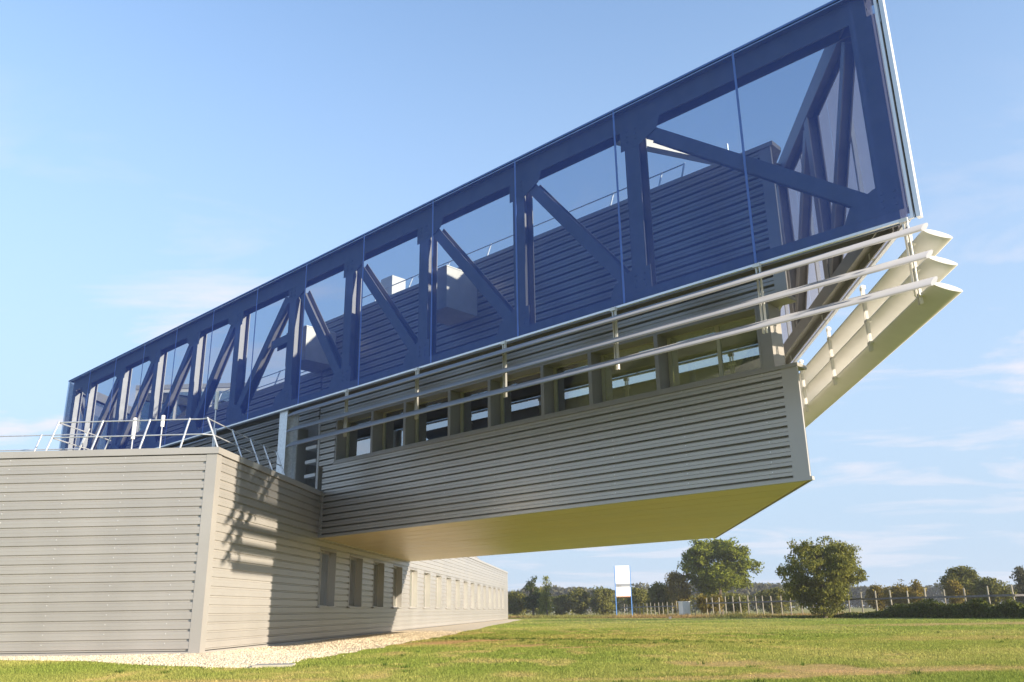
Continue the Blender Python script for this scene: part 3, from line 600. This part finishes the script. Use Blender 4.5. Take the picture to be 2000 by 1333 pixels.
# gussets with bolts
def gusset(t, top, sgn):
    """plate at a node: sgn -1 reaches towards the near end"""
    za = ZC1+.04 if top else ZC0-.04; s = -1 if top else 1; e = []
    pts = [(t-sgn*-.34*-1 if 0 else t+.34*-sgn, za), (t+sgn*.95, za), (t+sgn*.80, za+s*.35), (t+sgn*.25, za+s*.62), (t+.34*-sgn, za+s*.62)]
    g = MB(); o1 = OT+.205
    V = [fac(a, o1, z) for a, z in pts]+[fac(a, o1-.02, z) for a, z in pts]; n = 5
    g.add(V, [tuple(range(n)), tuple(range(n, 2*n))[::-1]]+[(i, (i+1) % n, n+(i+1) % n, n+i) for i in range(n)])
    gp = g.build('gusset_plate', 'steel', cage)
    bm = MB()
    for r in range(3):
        for cidx in range(2): bm.obox(fac(t-.16+cidx*.26, o1+.02, za+s*(.12+.15*r)), .05*C, -.02*N, Z*.05)
    bm.build('bolts', 'steel', gp)['kind'] = 'stuff'
for i, t in enumerate(POSTS):
    if i <= 4: gusset(t, True, -1); gusset(t, False, 1)
    if i >= 4: gusset(t, True, 1) if i > 4 else None; gusset(t, False, -1) if i > 4 else None
gusset(TR+.42, False, 1)
# end trusses
for t_, sg in ((TR+.05, -1), (TL-.05, -1)):
    e_ = lambda b_, z, off=-.25: end(b_, off, z, t_, D_MESH)
    if t_ > 0: e_ = lambda b_, z, off=.25: end(b_, off, z, TL-.05, D_MESH)
    MB().hbeam(e_(.6, 13.33), e_(BW_END-.5, 13.33), Z, .50, .34).build('end_top_chord', 'steel', cage)
    MB().hbeam(e_(.6, 8.30), e_(BW_END-.5, 8.30), Z, .36, .36).build('end_bottom_chord', 'steel', cage)
    for b_ in (4.35, 8.1, 11.9, 15.7, 19.4): MB().hbeam(e_(b_, ZC0), e_(b_, 13.1), B, .36, .3).build('end_post', 'steel', cage)
    for (b0, b1) in ((4.2, .9), (8.0, 4.6), (11.8, 8.3), (15.6, 12.1), (19.3, 15.9)):
        MB().hbeam(e_(b1, 12.9), e_(b0, 8.55), np.cross(B, Z)*0+Z+B*.3, .26, .26).build('end_diagonal', 'steel', cage)
# light mesh-rail uprights on the end face
for b_ in (2.1, 6.2, 10.0, 13.8): MB().obox(end(b_, -.05, ZB+.02), .10*B, -.09*NB, Z*(ZT-ZB-.06)).build('mesh_upright', 'alu', cage)
# bracing beam in the roof plane
MB().hbeam(np.array([2.95, 20.42, 13.2]), np.array([8.2, 22.56, 13.2]), (0.377, -0.926, 0), .26, .36).build('roof_brace', 'hvac', cage)
# supporting column on the low roof
colm = MB(); colm.hbeam(fac(18.85, 2.05, 5.2), fac(18.85, 2.05, 8.1), C, .52, .5, .04, .03); colm.obox(fac(18.5, 1.7, 5.42), .75*C, .72*N, Z*.03)
colm.build('support_column', 'galv', cage)

# ------------------------------------------------------------------ sun louvers
def ellipse(ch, th, tilt, n=18):
    return [(ch/2*math.cos(a)*math.cos(tilt)+th/2*math.sin(a)*math.sin(tilt), -(ch/2*math.cos(a)*math.sin(tilt))+th/2*math.sin(a)*math.cos(tilt)) for a in [2*math.pi*i/n for i in range(n)]]
LZ = [7.72, 7.16, 6.62]; TILT = math.radians(20.5)
def louvers(base, name, label, o_of, nvec, d, L, brs, b_of, tilt=TILT, bm_='louver'):
    root = empty(name, base, label, 'louvers')
    prof = ellipse(.57, .105, tilt); b0 = None
    for z in LZ:
        bl = MB().extrude(prof, o_of(z), nvec, Z, d*L).build('blade', bm_, root, smooth=False)
        me = bl.data
        for pgn in me.polygons: pgn.use_smooth = len(pgn.vertices) == 4
    first = None
    for k, q in enumerate(brs):
        if first is None:
            o = b_of(q); m = MB(); m.obox(o-d*.045+Z*6.50, d*.022, nvec*.07, Z*1.62); m.obox(o+d*.035+Z*6.50, d*.022, nvec*.07, Z*1.62); m.obox(o-d*.06+Z*8.02, d*.16, nvec*.10, Z*.08)
            br = m.build('bracket', 'louver', root); cl = MB()
            cs = [MB().obox(o-d*.09+nvec*.0+Z*(z+.04), d*.21, nvec*.13, Z*.07).build('clamp', 'louver', br) for z in LZ]; first = (br, cs); q0 = q
        else:
            sh = b_of(q)-b_of(q0); nb_ = inst(first[0], sh)
            for c_ in first[1]: cc_ = c_.copy(); COL.objects.link(cc_); cc_.parent = nb_
    return root
louvers(fac(-4, 2.7, 6.6), 'sunshade_louvers', 'three long silver sun louvers running above the window band', lambda z: fac(-4.02, 2.70, z), N, C, 21.55, [-3.62, -.47, 3.47, 7.3, 11.05, 14.7], lambda t: fac(t, 2.42, 0), math.radians(30.5), 'louvershaded')
louvers(end(0, .45, 6.6), 'sunshade_louvers', 'three broad silver sun louvers along the far end of the cage, seen from beneath', lambda z: end(-.06, .42, z, TR, D_MESH), NB, B, 20.0, [.55, 3.7, 6.8, 10.0, 13.2, 16.4], lambda b_: end(b_, .10, 0, TR, D_MESH))
# a short set of louvers at the far left under the cage
lv = empty('sunshade_louvers', fac(24.5, 2.6, 6.2), 'silver louver blades under the cage, left of the support column, behind the roof railing', 'louvers')
for z in LZ: MB().extrude(ellipse(.57, .105, TILT), fac(23.4, 2.7, z), N, Z, C*16).build('blade', 'louvershaded', lv)
MB().tube([fac(23.4, 2.6, 5.3), fac(23.4, 2.6, 8.1)], .06).build('post', 'galv', lv)

# ------------------------------------------------------------------ things on the roofs
def vent_box(t, z0, z1, L_, o1, label):
    r = empty('ventilation_box', fac(t, .7, z0), label, 'vent')
    MB().obox(fac(t, .05, z0), L_*C, (o1-.05)*N, Z*(z1-z0)).build('casing', 'hvac', r)
    MB().obox(fac(t-.02, .03, z1), (L_+.04)*C, (o1+.0)*N, Z*.03).build('lid', 'white', r)
vent_box(10.86, 10.33, 11.75, 1.4, 1.45, 'large pale ventilation box on the upper wall, behind the truss diagonal')
vent_box(19.0, 10.30, 11.65, 1.4, 1.45, 'pale ventilation box at the step in the upper wall, left along the truss')
r = empty('roof_cowl', fac(17.5, -1.5, Z_TOP-.05), 'small pale box cowl above the upper roof edge', 'vent')
MB().obox(fac(17.5, -1.5, Z_TOP-.05), .75*C, -.7*N, Z*1.95).build('casing', 'hvac', r)
vp = empty('roof_vent_pipe', fac(2.0, -1.2, Z_TOP-.05), 'short silver vent pipe on the upper roof under the lit brace', 'pipe')
MB().tube([fac(2.0, -1.2, Z_TOP-.05), fac(2.0, -1.2, 13.1)], .12, 12).build('pipe', 'galv', vp); MB().tube([fac(1.85, -1.2, 13.0), fac(1.85, -1.2, 13.6)], .03, 8).build('rod', 'galv', vp)

def railing(name, label, runs, lean, h, base, group=None, mid=.5, r=.024):
    root = empty(name, base, label, 'railing', group)
    for pts, lv_ in runs:
        tops = [p+lv_*lean+Z*h for p in pts]; mids = [p+lv_*lean*mid+Z*h*mid for p in pts]
        for p_, t_ in zip(pts, tops): MB().tube([p_, t_+(t_-p_)*.03], r*1.15, 8).build('post', 'galv', root)
        MB().tube(tops, r*.8, 8).build('rail', 'galv', root); MB().tube(mids, r*.8, 8).build('rail', 'galv', root)
    return root
fb = [P0+a*A+.12*B+Z*(HL-.03) for a in (.55, 1.12, 2.29, 3.68, 5.0)]
sbs = [P0+s*B+.14*A+Z*(HL-.03) for s in (.48, 2.23, 3.66, 4.82, 6.0)]
rr = railing('roof_railing', 'galvanised guard railing with leaning posts along the near corner of the low roof', [(fb[1:], B), (sbs, A)], .42, .98, P0+Z*HL)
cnr = [fb[1]+B*.42+Z*.98, P0+.75*A+.5*B+Z*(HL+.95), P0+.56*A+.62*B+Z*(HL+.95)]
MB().tube([fb[1]+B*.42+Z*.98, P0+.85*A+.56*B+Z*(HL+.95), sbs[0]+A*.42+Z*.98], .02, 8).build('rail', 'galv', rr)
MB().tube([fb[1]+B*.21+Z*.49, P0+.6*A+.33*B+Z*(HL+.46), sbs[0]+A*.21+Z*.49], .02, 8).build('rail', 'galv', rr)
MB().tube([fb[4]+B*.42+Z*.98, fb[4]+B*3.2+Z*.98], .02, 8).build('rail', 'galv', rr); MB().tube([fb[4]+B*.21+Z*.49, fb[4]+B*3.2+Z*.49], .02, 8).build('rail', 'galv', rr)
for k in (1.4, 2.6): MB().tube([fb[4]+B*k+Z*0, fb[4]+B*k-A*.35+Z*1.0], .027, 8).build('post', 'galv', rr)
lb = [P0+a*A+1.85*B+Z*(HL-.03) for a in (5.2, 6.6, 8.2, 10)]
railing('roof_railing', 'thin railing set back at the far left of the low roof', [(lb, B)], .4, .98, P0+6*A+4*B+Z*HL)
ub = [fac(t, -.35, Z_TOP) for t in (3.0, 3.78, 5.57, 7.4, 9.2, 10.95, 13.1, 15.2, 17.3, 19.4)]
railing('roof_railing', 'galvanised railing along the top of the upper roof behind the truss', [(ub, -N)], .35, .92, fac(3, -.4, Z_TOP), mid=.45, r=.026)
ub2 = [fac(t, -.3, Z_TOP2) for t in (21, 22.6, 24.2, 25.8, 27.6, 29.4, 31.5)]
railing('roof_railing', 'galvanised railing on the lower roof step, framed by the A shaped truss', [(ub2, -N)], .3, .92, fac(21, -.3, Z_TOP2), mid=.45, r=.026)
for k, (px, py0, py1, dep, lb_) in enumerate(((425, 765, 800, 27.2, 'white vent pipe standing free on the low roof, rightmost of three'), (319, 812, 834, 26.4, 'short white vent pipe between two railing posts on the low roof'), (264, 817, 858, 25.8, 'tall white vent pipe with a curled cowl on the low roof'))):
    tpt = at(px, py0, dep); v_ = empty('vent_pipe', (tpt[0], tpt[1], HL-.2), lb_, 'pipe')
    lowz = at(px, py1, dep)[2]; MB().tube([(tpt[0], tpt[1], HL-.2), (tpt[0], tpt[1], lowz)], .022, 8).build('stem', 'galv', v_); MB().tube([(tpt[0], tpt[1], lowz), tpt], .058, 12).build('pipe', 'white', v_)
    if k == 2: MB().tube([(tpt[0]-.10, tpt[1], HL+.02), (tpt[0]-.18, tpt[1], HL+.12), (tpt[0]-.10, tpt[1], HL+.22), (tpt[0], tpt[1], HL+.2)], .06, 10).build('cowl', 'white', v_)
# glazed plant room far back on the roof
gr = empty('rooftop_plant_room', np.array([-18, 47, HL-.2]), 'pale glazed rooftop block far behind the left end of the cage', 'building')
g0 = np.array([-14.8, 46.0, HL-.2])
MB().obox(g0, 6.4*A, 6*B, Z*8.0).build('wall', 'hvac', gr); MB().obox(g0-B*.06+Z*7.9, 6.4*A, 6.2*B, Z*.25).build('roof_edge', 'trim', gr)
p1 = None
for k in range(3):
    if p1 is None: p1 = MB().obox(g0-B*.04+A*.1+Z*1.2, 1.8*A, .03*B, Z*6.5).build('pane', 'glass', gr)
    else: inst(p1, A*2.0*k)

# ------------------------------------------------------------------ foliage
def leaf_quads(cent, size, up=0.0):
    n = len(cent); a = RNG.normal(size=(n, 3)); a /= np.linalg.norm(a, axis=1)[:, None]; b = np.cross(a, RNG.normal(size=(n, 3))); b /= np.linalg.norm(b, axis=1)[:, None]
    if up: b = b*(1-up)+np.array([0, 0, 1.0])*up
    s = size*RNG.uniform(.6, 1.4, (n, 1)); a = a*s*.55; b = b*s
    V = np.stack([cent-b, cent+a, cent+b, cent-a], 1); return V.reshape(-1, 3), np.arange(4*n).reshape(-1, 4)
def crown_points(lobes, nclump, per, rc):
    """clumps on and inside a set of ellipsoidal lobes"""
    out = []; vol = np.array([l[3]*l[4]*l[5] for l in lobes]); pr_ = vol**.75; pr_ = pr_/pr_.sum()
    for i, k in enumerate(RNG.choice(len(lobes), nclump, p=pr_)):
        x, y, z, rx, ry, rz = lobes[k]; d = RNG.normal(size=3); d /= np.linalg.norm(d); r_ = RNG.random()**.28*RNG.uniform(.82, 1.08)
        c_ = np.array([x, y, z])+d*r_*np.array([rx, ry, rz]); q = RNG.normal(size=(per, 3)); q /= np.linalg.norm(q, axis=1)[:, None]; q *= RNG.random((per, 1))**.45*rc*1.45*RNG.uniform(.6, 1.3)*np.array([1, 1, .7]); out.append(c_+q)
    return np.concatenate(out)
def tree(name, label, px, py_top, py_base, depth, width_px, mat, style='round', leaf=.24, clumps=130, per=34, cat='tree', group=None, trunk=True, up=0.0):
    top = at(px, py_top, depth); base = at(px, py_base, depth); gz_ = float(ground_z(base[0], base[1])); H_ = top[2]-gz_
    wd = width_px*depth/FPX/2; bx_, by_ = base[0], base[1]
    root = empty(name, (bx_, by_, gz_), label, cat, group); lobes = []
    if style == 'round':
        for k in range(20):
            f = (k+.5)/20; el = RNG.uniform(-.75, 1.3); a = f*6.28*3.0+RNG.normal()*.3; r_ = wd*.70*math.cos(el)*RNG.uniform(.85, 1.1); z = H_*(.55+.32*math.sin(el))
            lobes.append((bx_+r_*math.cos(a), by_+r_*math.sin(a), gz_+z, wd*RNG.uniform(.26, .38), wd*RNG.uniform(.26, .38), H_*RNG.uniform(.09, .14)))
        lobes.append((bx_, by_, gz_+H_*.56, wd*.66, wd*.66, H_*.34))
    elif style == 'bush':
        for k in range(18):
            el = RNG.uniform(-.85, 1.35); a = k*2.4+RNG.normal()*.3; r_ = wd*.68*math.cos(el)*RNG.uniform(.8, 1.1); z = H_*(.52+.34*math.sin(el))
            lobes.append((bx_+r_*math.cos(a), by_+r_*math.sin(a), gz_+z, wd*RNG.uniform(.25, .38), wd*RNG.uniform(.25, .38), H_*RNG.uniform(.10, .16)))
        lobes.append((bx_, by_, gz_+H_*.55, wd*.72, wd*.72, H_*.42)); lobes.append((bx_, by_, gz_+H_*.22, wd*.5, wd*.5, H_*.22))
    elif style == 'cone':
        for k in range(9):
            f = k/8; lobes.append((bx_+RNG.normal()*wd*.08, by_, gz_+H_*(.14+.80*f), wd*(1.0-.88*f)+.12, wd*(1.0-.88*f)+.12, H_*.10))
    elif style == 'pine':
        for k in range(10):
            f = k/9; a = RNG.random()*6.28; r_ = wd*.45*(1-.6*abs(f-.5)); lobes.append((bx_+r_*math.cos(a), by_+r_*math.sin(a), gz_+H_*(.30+.62*f), wd*.55*(1-.45*f), wd*.55*(1-.45*f), H_*.075))
    else:   # low shrub
        for k in range(8):
            lobes.append((bx_+RNG.uniform(-.7, .7)*wd, by_+RNG.uniform(-.4, .4)*wd, gz_+H_*RNG.uniform(.35, .68), wd*RNG.uniform(.25, .42), wd*.4, H_*RNG.uniform(.2, .32)))
    if trunk:
        tm = MB(); tr_ = max(.06, H_*.028); fork = gz_+H_*(.30 if style in ('round', 'pine') else .14)
        tm.tube([(bx_, by_, gz_-.1), (bx_+.04, by_, gz_+(fork-gz_)*.5), (bx_, by_, fork), (bx_+RNG.normal()*.1, by_, gz_+H_*.8)], [tr_*1.25, tr_, tr_*.85, tr_*.25], 9)
        for l in lobes[:9]:
            a = np.array([bx_, by_, fork+H_*RNG.uniform(-.05, .2)]); e_ = np.array(l[:3]); mid = (a+e_)/2+np.array([0, 0, -H_*.03]); tm.tube([a, mid, e_], [tr_*.45, tr_*.3, tr_*.1], 6)
        tm.build('trunk', 'bark', root)
    pts = crown_points(lobes, clumps, per, leaf*1.7)
    pts = pts[pts[:, 2] > gz_+.05]
    V, F_ = leaf_quads(pts, leaf*.5, up); np_mesh('crown', V, F_, mat, parent=root)
    return root
tree('oak_tree', 'broad rounded oak tree standing behind the fence, its crown touching the corner of the soffit', 1409, 1046, 1192, 132, 150, 'oak', 'round', .36, 520, 56)
tree('willow_bush', 'tall dense willow bush reaching the ground at the wooden fence, paler on top', 1611, 1040, 1199, 74, 166, 'willow', 'bush', .20, 760, 60, up=.35)
tree('pine_tree', 'dark open pine tree beside the pale pointed poplar, behind the building corner', 1041, 1128, 1192, 150, 42, 'pine', 'pine', .32, 95, 30)
tree('poplar_tree', 'pale green pointed poplar tree right of the dark pine', 1068, 1122, 1192, 146, 32, 'poplar', 'cone', .26, 120, 32, up=.4)
tree('hedgerow_tree', 'brownish bushy tree hard against the far corner of the low building', 1008, 1155, 1192, 155, 46, 'hedge', 'bush', .34, 136, 39)
tree('hedgerow_tree', 'dark bushy tree tucked between the pine and the poplar', 1054, 1150, 1192, 158, 40, 'hedge', 'bush', .34, 119, 39)
tree('hedgerow_tree', 'low hedgerow tree just right of the pointed poplar', 1096, 1164, 1192, 170, 36, 'hedge', 'bush', .36, 102, 39)
tree('hedgerow_tree', 'rounded hedgerow tree midway between the poplar and the signboard', 1130, 1152, 1192, 168, 46, 'hedge', 'bush', .36, 153, 39)
tree('hedgerow_tree', 'hedgerow tree close to the left post of the signboard', 1178, 1149, 1192, 166, 52, 'hedge', 'bush', .36, 170, 39)
tree('hedgerow_tree', 'hedgerow tree close to the right post of the signboard', 1248, 1150, 1192, 150, 48, 'hedge', 'bush', .36, 161, 39)
tree('hedgerow_tree', 'darker hedgerow tree left of the tall pale tree by the oak', 1290, 1140, 1192, 140, 50, 'hedge', 'bush', .34, 170, 39)
tree('ash_tree', 'thin pale ash tree half hidden behind the left side of the oak', 1328, 1112, 1192, 132, 48, 'olive', 'bush', .30, 153, 33)
tree('shrub', 'yellowish shrub at the foot of the oak', 1385, 1158, 1192, 98, 60, 'olive', 'shrub', .26, 102, 39, cat='shrub')
tree('shrub', 'green shrub right of the oak trunk behind the fence', 1442, 1158, 1192, 112, 52, 'hedge', 'shrub', .28, 102, 39, cat='shrub')
tree('hedgerow_tree', 'round hedgerow bush between the oak and the willow bush', 1515, 1148, 1190, 130, 60, 'hedge', 'bush', .32, 153, 39)
tree('hedgerow_tree', 'small olive bush just right of the willow bush', 1716, 1142, 1186, 105, 30, 'olive', 'bush', .26, 102, 36)
tree('hawthorn_bush', 'wide olive hawthorn bush beyond the fence, midway between willow bush and right edge', 1772, 1130, 1186, 100, 76, 'olive', 'shrub', .26, 204, 41, cat='shrub')
tree('hawthorn_bush', 'small round olive bush in front of the large dark thorn bush', 1868, 1133, 1184, 96, 30, 'olive', 'bush', .24, 102, 36, cat='shrub')
tree('thorn_bush', 'large dark thorn bush, tallest of the bushes right of the willow bush', 1888, 1105, 1184, 104, 78, 'hedge', 'bush', .28, 255, 41, cat='shrub')
tree('thorn_bush', 'lower green thorn bush between the tallest thorn bush and the right edge', 1948, 1122, 1184, 100, 70, 'hedge', 'shrub', .28, 187, 41, cat='shrub')
tree('dark_tree', 'dark tree cut off by the right edge of the picture', 2010, 1106, 1182, 110, 50, 'far', 'bush', .28, 153, 39)
# far wood on the skyline: one mass
pts = []
for px in np.arange(940, 2120, 5):
    h_ = 1192-(px-1000)*.0156-(20+16*vnoise(px*.021, 3.3)+8*vnoise(px*.08, 9.1)+ (12 if 1240 < px < 1560 else 4)); dep = 330+60*vnoise(px*.01, 1.0)
    t_ = at(px, h_, dep); nn = 120; q = RNG.random((nn, 3)); pts.append(np.column_stack([t_[0]+(q[:, 0]-.5)*6, t_[1]+(q[:, 1]-.5)*8, t_[2]*(q[:, 2]**.6)]))
V, F_ = leaf_quads(np.concatenate(pts), .8); tag(np_mesh('far_wood', V, F_, 'far'), 'far dark wood along the skyline beyond the fields', 'wood', kind='stuff')
# unbroken hedge filling the gaps between the hedgerow trees
pts = []
for px in np.arange(985, 1560, 3.0):
    dep = 185+14*vnoise(px*.03, 8.0); t_ = at(px, 1192-(px-1000)*.0156-(13+15*vnoise(px*.045, 4.4)+5*vnoise(px*.2, 1.7)), dep); nn = 60; q = RNG.random((nn, 3))
    pts.append(np.column_stack([t_[0]+(q[:, 0]-.5)*1.6, t_[1]+(q[:, 1]-.5)*4, .05+(t_[2]-.05)*q[:, 2]**.7]))
V, F_ = leaf_quads(np.concatenate(pts), .26); tag(np_mesh('field_hedge', V, F_, 'hedge'), 'unbroken green hedge across the far field behind the signboard', 'hedge', kind='stuff')
# bramble bank along the right edge of the lawn
pts = []
for s in np.linspace(0, 1, 260):
    px = 1490+s*620; d_ = 86-36*s if px < 2000 else 50-(px-2000)*.06
    d_ = 1/np.interp(px, [1490, 1600, 1700, 2000, 2120], [1/82, 1/74.5, 1/71.0, 1/56, 1/51.5])
    g = at(px, 1200, d_); hh = (.25+.85*sstep(1640, 1800, px))*(.55+.8*vnoise(px*.03, 2.2))
    nn = int(60+70*hh); q = RNG.random((nn, 3)); z = ground_z(g[0], g[1])+hh*q[:, 2]**.8*(1-(2*q[:, 1]-1)**2*.6)
    pts.append(np.column_stack([g[0]+(q[:, 0]-.5)*.5, g[1]+.3+(q[:, 1])*1.9, z]))
V, F_ = leaf_quads(np.concatenate(pts), .085); tag(np_mesh('bramble_bank', V, F_, 'bramble'), 'dark tangled bramble bank along the right edge of the lawn below the fence', 'brambles', kind='stuff')
# tall dry weeds beyond the lawn
n = 52000; x = RNG.uniform(-14, 66, n); ye = np.interp(x, LAWN_EDGE[:, 0], LAWN_EDGE[:, 1]); y = ye+.8+RNG.random(n)**1.6*26*np.where(x > 20, .45, 1)
h = RNG.uniform(.12, .55, n)*(.35+1.1*fbm(x*.25, y*.25))*sstep(0, 3, y-ye); a = RNG.random(n)*6.28; wv = .035
z = ground_z(x, y); ln_ = RNG.normal(0, .12, (n, 2))
V = np.stack([np.stack([x-np.cos(a)*wv, y-np.sin(a)*wv, z], 1), np.stack([x+np.cos(a)*wv, y+np.sin(a)*wv, z], 1), np.stack([x+ln_[:, 0], y+ln_[:, 1], z+h], 1)], 1).reshape(-1, 3)
k = np.clip((fbm(x*.12+5, y*.12)-.38)*3.2, 0, 1)[:, None]; c = np.array([.20, .20, .055])*(1-k)+np.array([.33, .22, .095])*k
tag(np_mesh('tall_grass', V, np.arange(3*n).reshape(-1, 3), 'blade', np.repeat(c*RNG.uniform(.7, 1.25, (n, 1)), 3, 0)), 'tall yellowing grass and dry weeds beyond the mown lawn', 'grass', kind='stuff')

# ------------------------------------------------------------------ fence, cabinet, sign
def fence(label, xs_, x0, d0, x1, d1, hgt, r):
    inv = lambda px: 1/np.interp(px, [x0, x1], [1/d0, 1/d1]); P = []
    for px in xs_:
        g = at(px, 1190, inv(px)); P.append(np.array([g[0], g[1], float(ground_z(g[0], g[1]))]))
    root = empty('wooden_fence', P[0], label, 'fence')
    for i, g in enumerate(P):
        ln_ = RNG.normal(0, .03, 2); rr_ = r*RNG.uniform(.9, 1.12)
        MB().tube([g-Z*.1, g+np.array([ln_[0], ln_[1], hgt*RNG.uniform(.97, 1.05)])], [rr_*1.05, rr_*.95], 8).build('post', 'wood', root)
    for i in range(len(P)-1):
        MB().bar(P[i]+Z*hgt*.72+np.array([0, -r*1.4, RNG.normal()*.015]), P[i+1]+Z*hgt*.72+np.array([0, -r*1.4, RNG.normal()*.015]), Z, .13, .05).build('rail', 'railwood', root)
    return P
xr = [2050, 1985, 1935, 1889, 1848, 1811, 1776, 1743, 1713, 1685, 1659, 1635, 1611, 1588, 1567, 1545, 1527, 1508, 1491, 1478, 1462, 1447, 1433, 1418, 1405, 1393, 1381, 1369, 1358]
fence('weathered wooden post and rail fence running back past the willow bush to the cabinet', xr, 1358, 100, 1985, 58, 2.0, .06)
xl = [1322, 1313, 1304, 1295.5, 1287, 1279, 1271.5, 1264, 1257, 1250, 1243.5, 1237, 1231, 1225, 1219.5, 1214]
fence('thin far stretch of post fence between the cabinet and the signboard', xl, 1214, 150, 1322, 116, 1.75, .055)
xf = [1154, 1150, 1146, 1142, 1138, 1134, 1130, 1126.5, 1123, 1119.5, 1116, 1112.5]
fence('tiny row of pale posts at the far field edge left of the signboard', xf, 1112, 215, 1154, 190, 1.6, .06)
cb_ = at(1342, 1193, 100); czz = float(ground_z(cb_[0], cb_[1])); ct = empty('utility_cabinet', (cb_[0], cb_[1], czz), 'white utility cabinet standing in the weeds at the end of the fence', 'cabinet')
u_ = np.array([.85, .53, 0]); v_ = np.array([-.53, .85, 0])
MB().obox(cb_*np.array([1, 1, 0])+Z*czz-u_*.6, u_*1.1, v_*.7, Z*1.62).build('body', 'cabinet', ct); MB().obox(cb_*np.array([1, 1, 0])+Z*(czz+1.62)-u_*.65-v_*.05, u_*1.2, v_*.8, Z*.08).build('roof', 'white', ct)
for k in range(2): MB().obox(cb_*np.array([1, 1, 0])+Z*(czz+.1)-u_*(.57-.53*k)-v_*.02, u_*.5, v_*.02, Z*1.45).build('door', 'cabinet', ct)
SD = 112; sb = at(1218, 1200, SD); sgz = float(ground_z(sb[0], sb[1])); px2m = SD/FPX*1.02
sg = empty('signboard', (sb[0], sb[1], sgz), 'tall white signboard on two blue posts at the far edge of the lawn', 'sign')
zt_ = at(1218, 1105.5, SD)[2]; z2 = at(1218, 1140, SD)[2]; z3 = at(1218, 1146.3, SD)[2]; z4 = at(1218, 1165, SD)[2]
xa = at(1202.0, 1150, SD)[0]; xb = at(1232.2, 1150, SD)[0]; X = np.array([1.0, 0, 0]); Y = np.array([0, 1.0, 0]); sy = sb[1]
for x_ in (xa, xb): MB().obox((x_-.05, sy-.065, sgz-.1), X*.10, Y*.13, Z*(zt_-sgz+.1)).build('post', 'signblue', sg)
pn = MB().obox((xa+.07, sy-.05, z2), X*(xb-xa-.14), Y*.06, Z*(zt_-z2)).build('panel', 'signwhite', sg)
MB().obox((xa+.07, sy-.048, z3), X*(xb-xa-.14), Y*.05, Z*(z2-z3-.02)).build('panel', 'signgrey', sg)
p2 = MB().obox((xa+.07, sy-.05, z4), X*(xb-xa-.14), Y*.06, Z*(z3-z4-.02)).build('panel', 'signwhite', sg)
MB().obox((xa+.07, sy-.052, z4-.10), X*(xb-xa-.14), Y*.06, Z*.095).build('edge_strip', 'signrust', sg)
tx = MB(); wdt = xb-xa-.14
for (row, segs, hh) in ((1133, [(.12, .16), (.19, .24), (.27, .31), (.34, .38), (.41, .45), (.48, .52), (.55, .58), (.64, .67), (.71, .75), (.79, .84)], .09), (1137.3, [(.13, .18), (.30, .38), (.44, .47), (.52, .56), (.64, .67)], .09)):
    zr = at(1218, row, SD)[2]
    for a, b_ in segs: tx.obox((xa+.07+a*wdt, sy-.058, zr), X*(b_-a)*wdt, Y*.006, Z*hh)
tx.build('lettering', 'signgrey', pn)
MB().obox((xa+.07+.08*wdt, sy-.056, z3+.02), X*.28*wdt, Y*.006, Z*.12).build('emblem', 'railwood', sg)
# drain lid in the gravel and a small marker on the lawn edge
lid = empty('drain_lid', (-4.75, 17.7, -.06), 'flat concrete drain lid at the tip of the gravel', 'drain')
MB().obox((-5.1, 17.45, float(ground_z(-4.7, 17.6))+.0), (.75, .1, 0), (-.08, .6, 0), Z*.05).build('slab', 'concrete', lid)
mk = at(1309, 1207, 84); mz = float(ground_z(mk[0], mk[1])); mr_ = empty('garden_light', (mk[0], mk[1], mz), 'tiny dark ground light on the far lawn, right of the signboard', 'light')
MB().obox((mk[0]-.12, mk[1], mz), X*.24, Y*.2, Z*.22).build('housing', 'railwood', mr_)

# ------------------------------------------------------------------ air
hm = bpy.data.materials.new('haze_air'); hm.use_nodes = True; hm.node_tree.nodes.clear()
ho = hm.node_tree.nodes.new('ShaderNodeOutputMaterial'); hv = hm.node_tree.nodes.new('ShaderNodeVolumePrincipled')
hv.inputs['Color'].default_value = (0.86, 0.90, 0.96, 1); hv.inputs['Density'].default_value = 0.0004; hv.inputs['Anisotropy'].default_value = 0.2
hm.node_tree.links.new(hv.outputs[0], ho.inputs['Volume'])
hb = MB().obox((-3100, -400, -1.3), (6200, 0, 0), (0, 4500, 0), (0, 0, 17.5)).build('haze', hm)
tag(hb, kind='stuff')
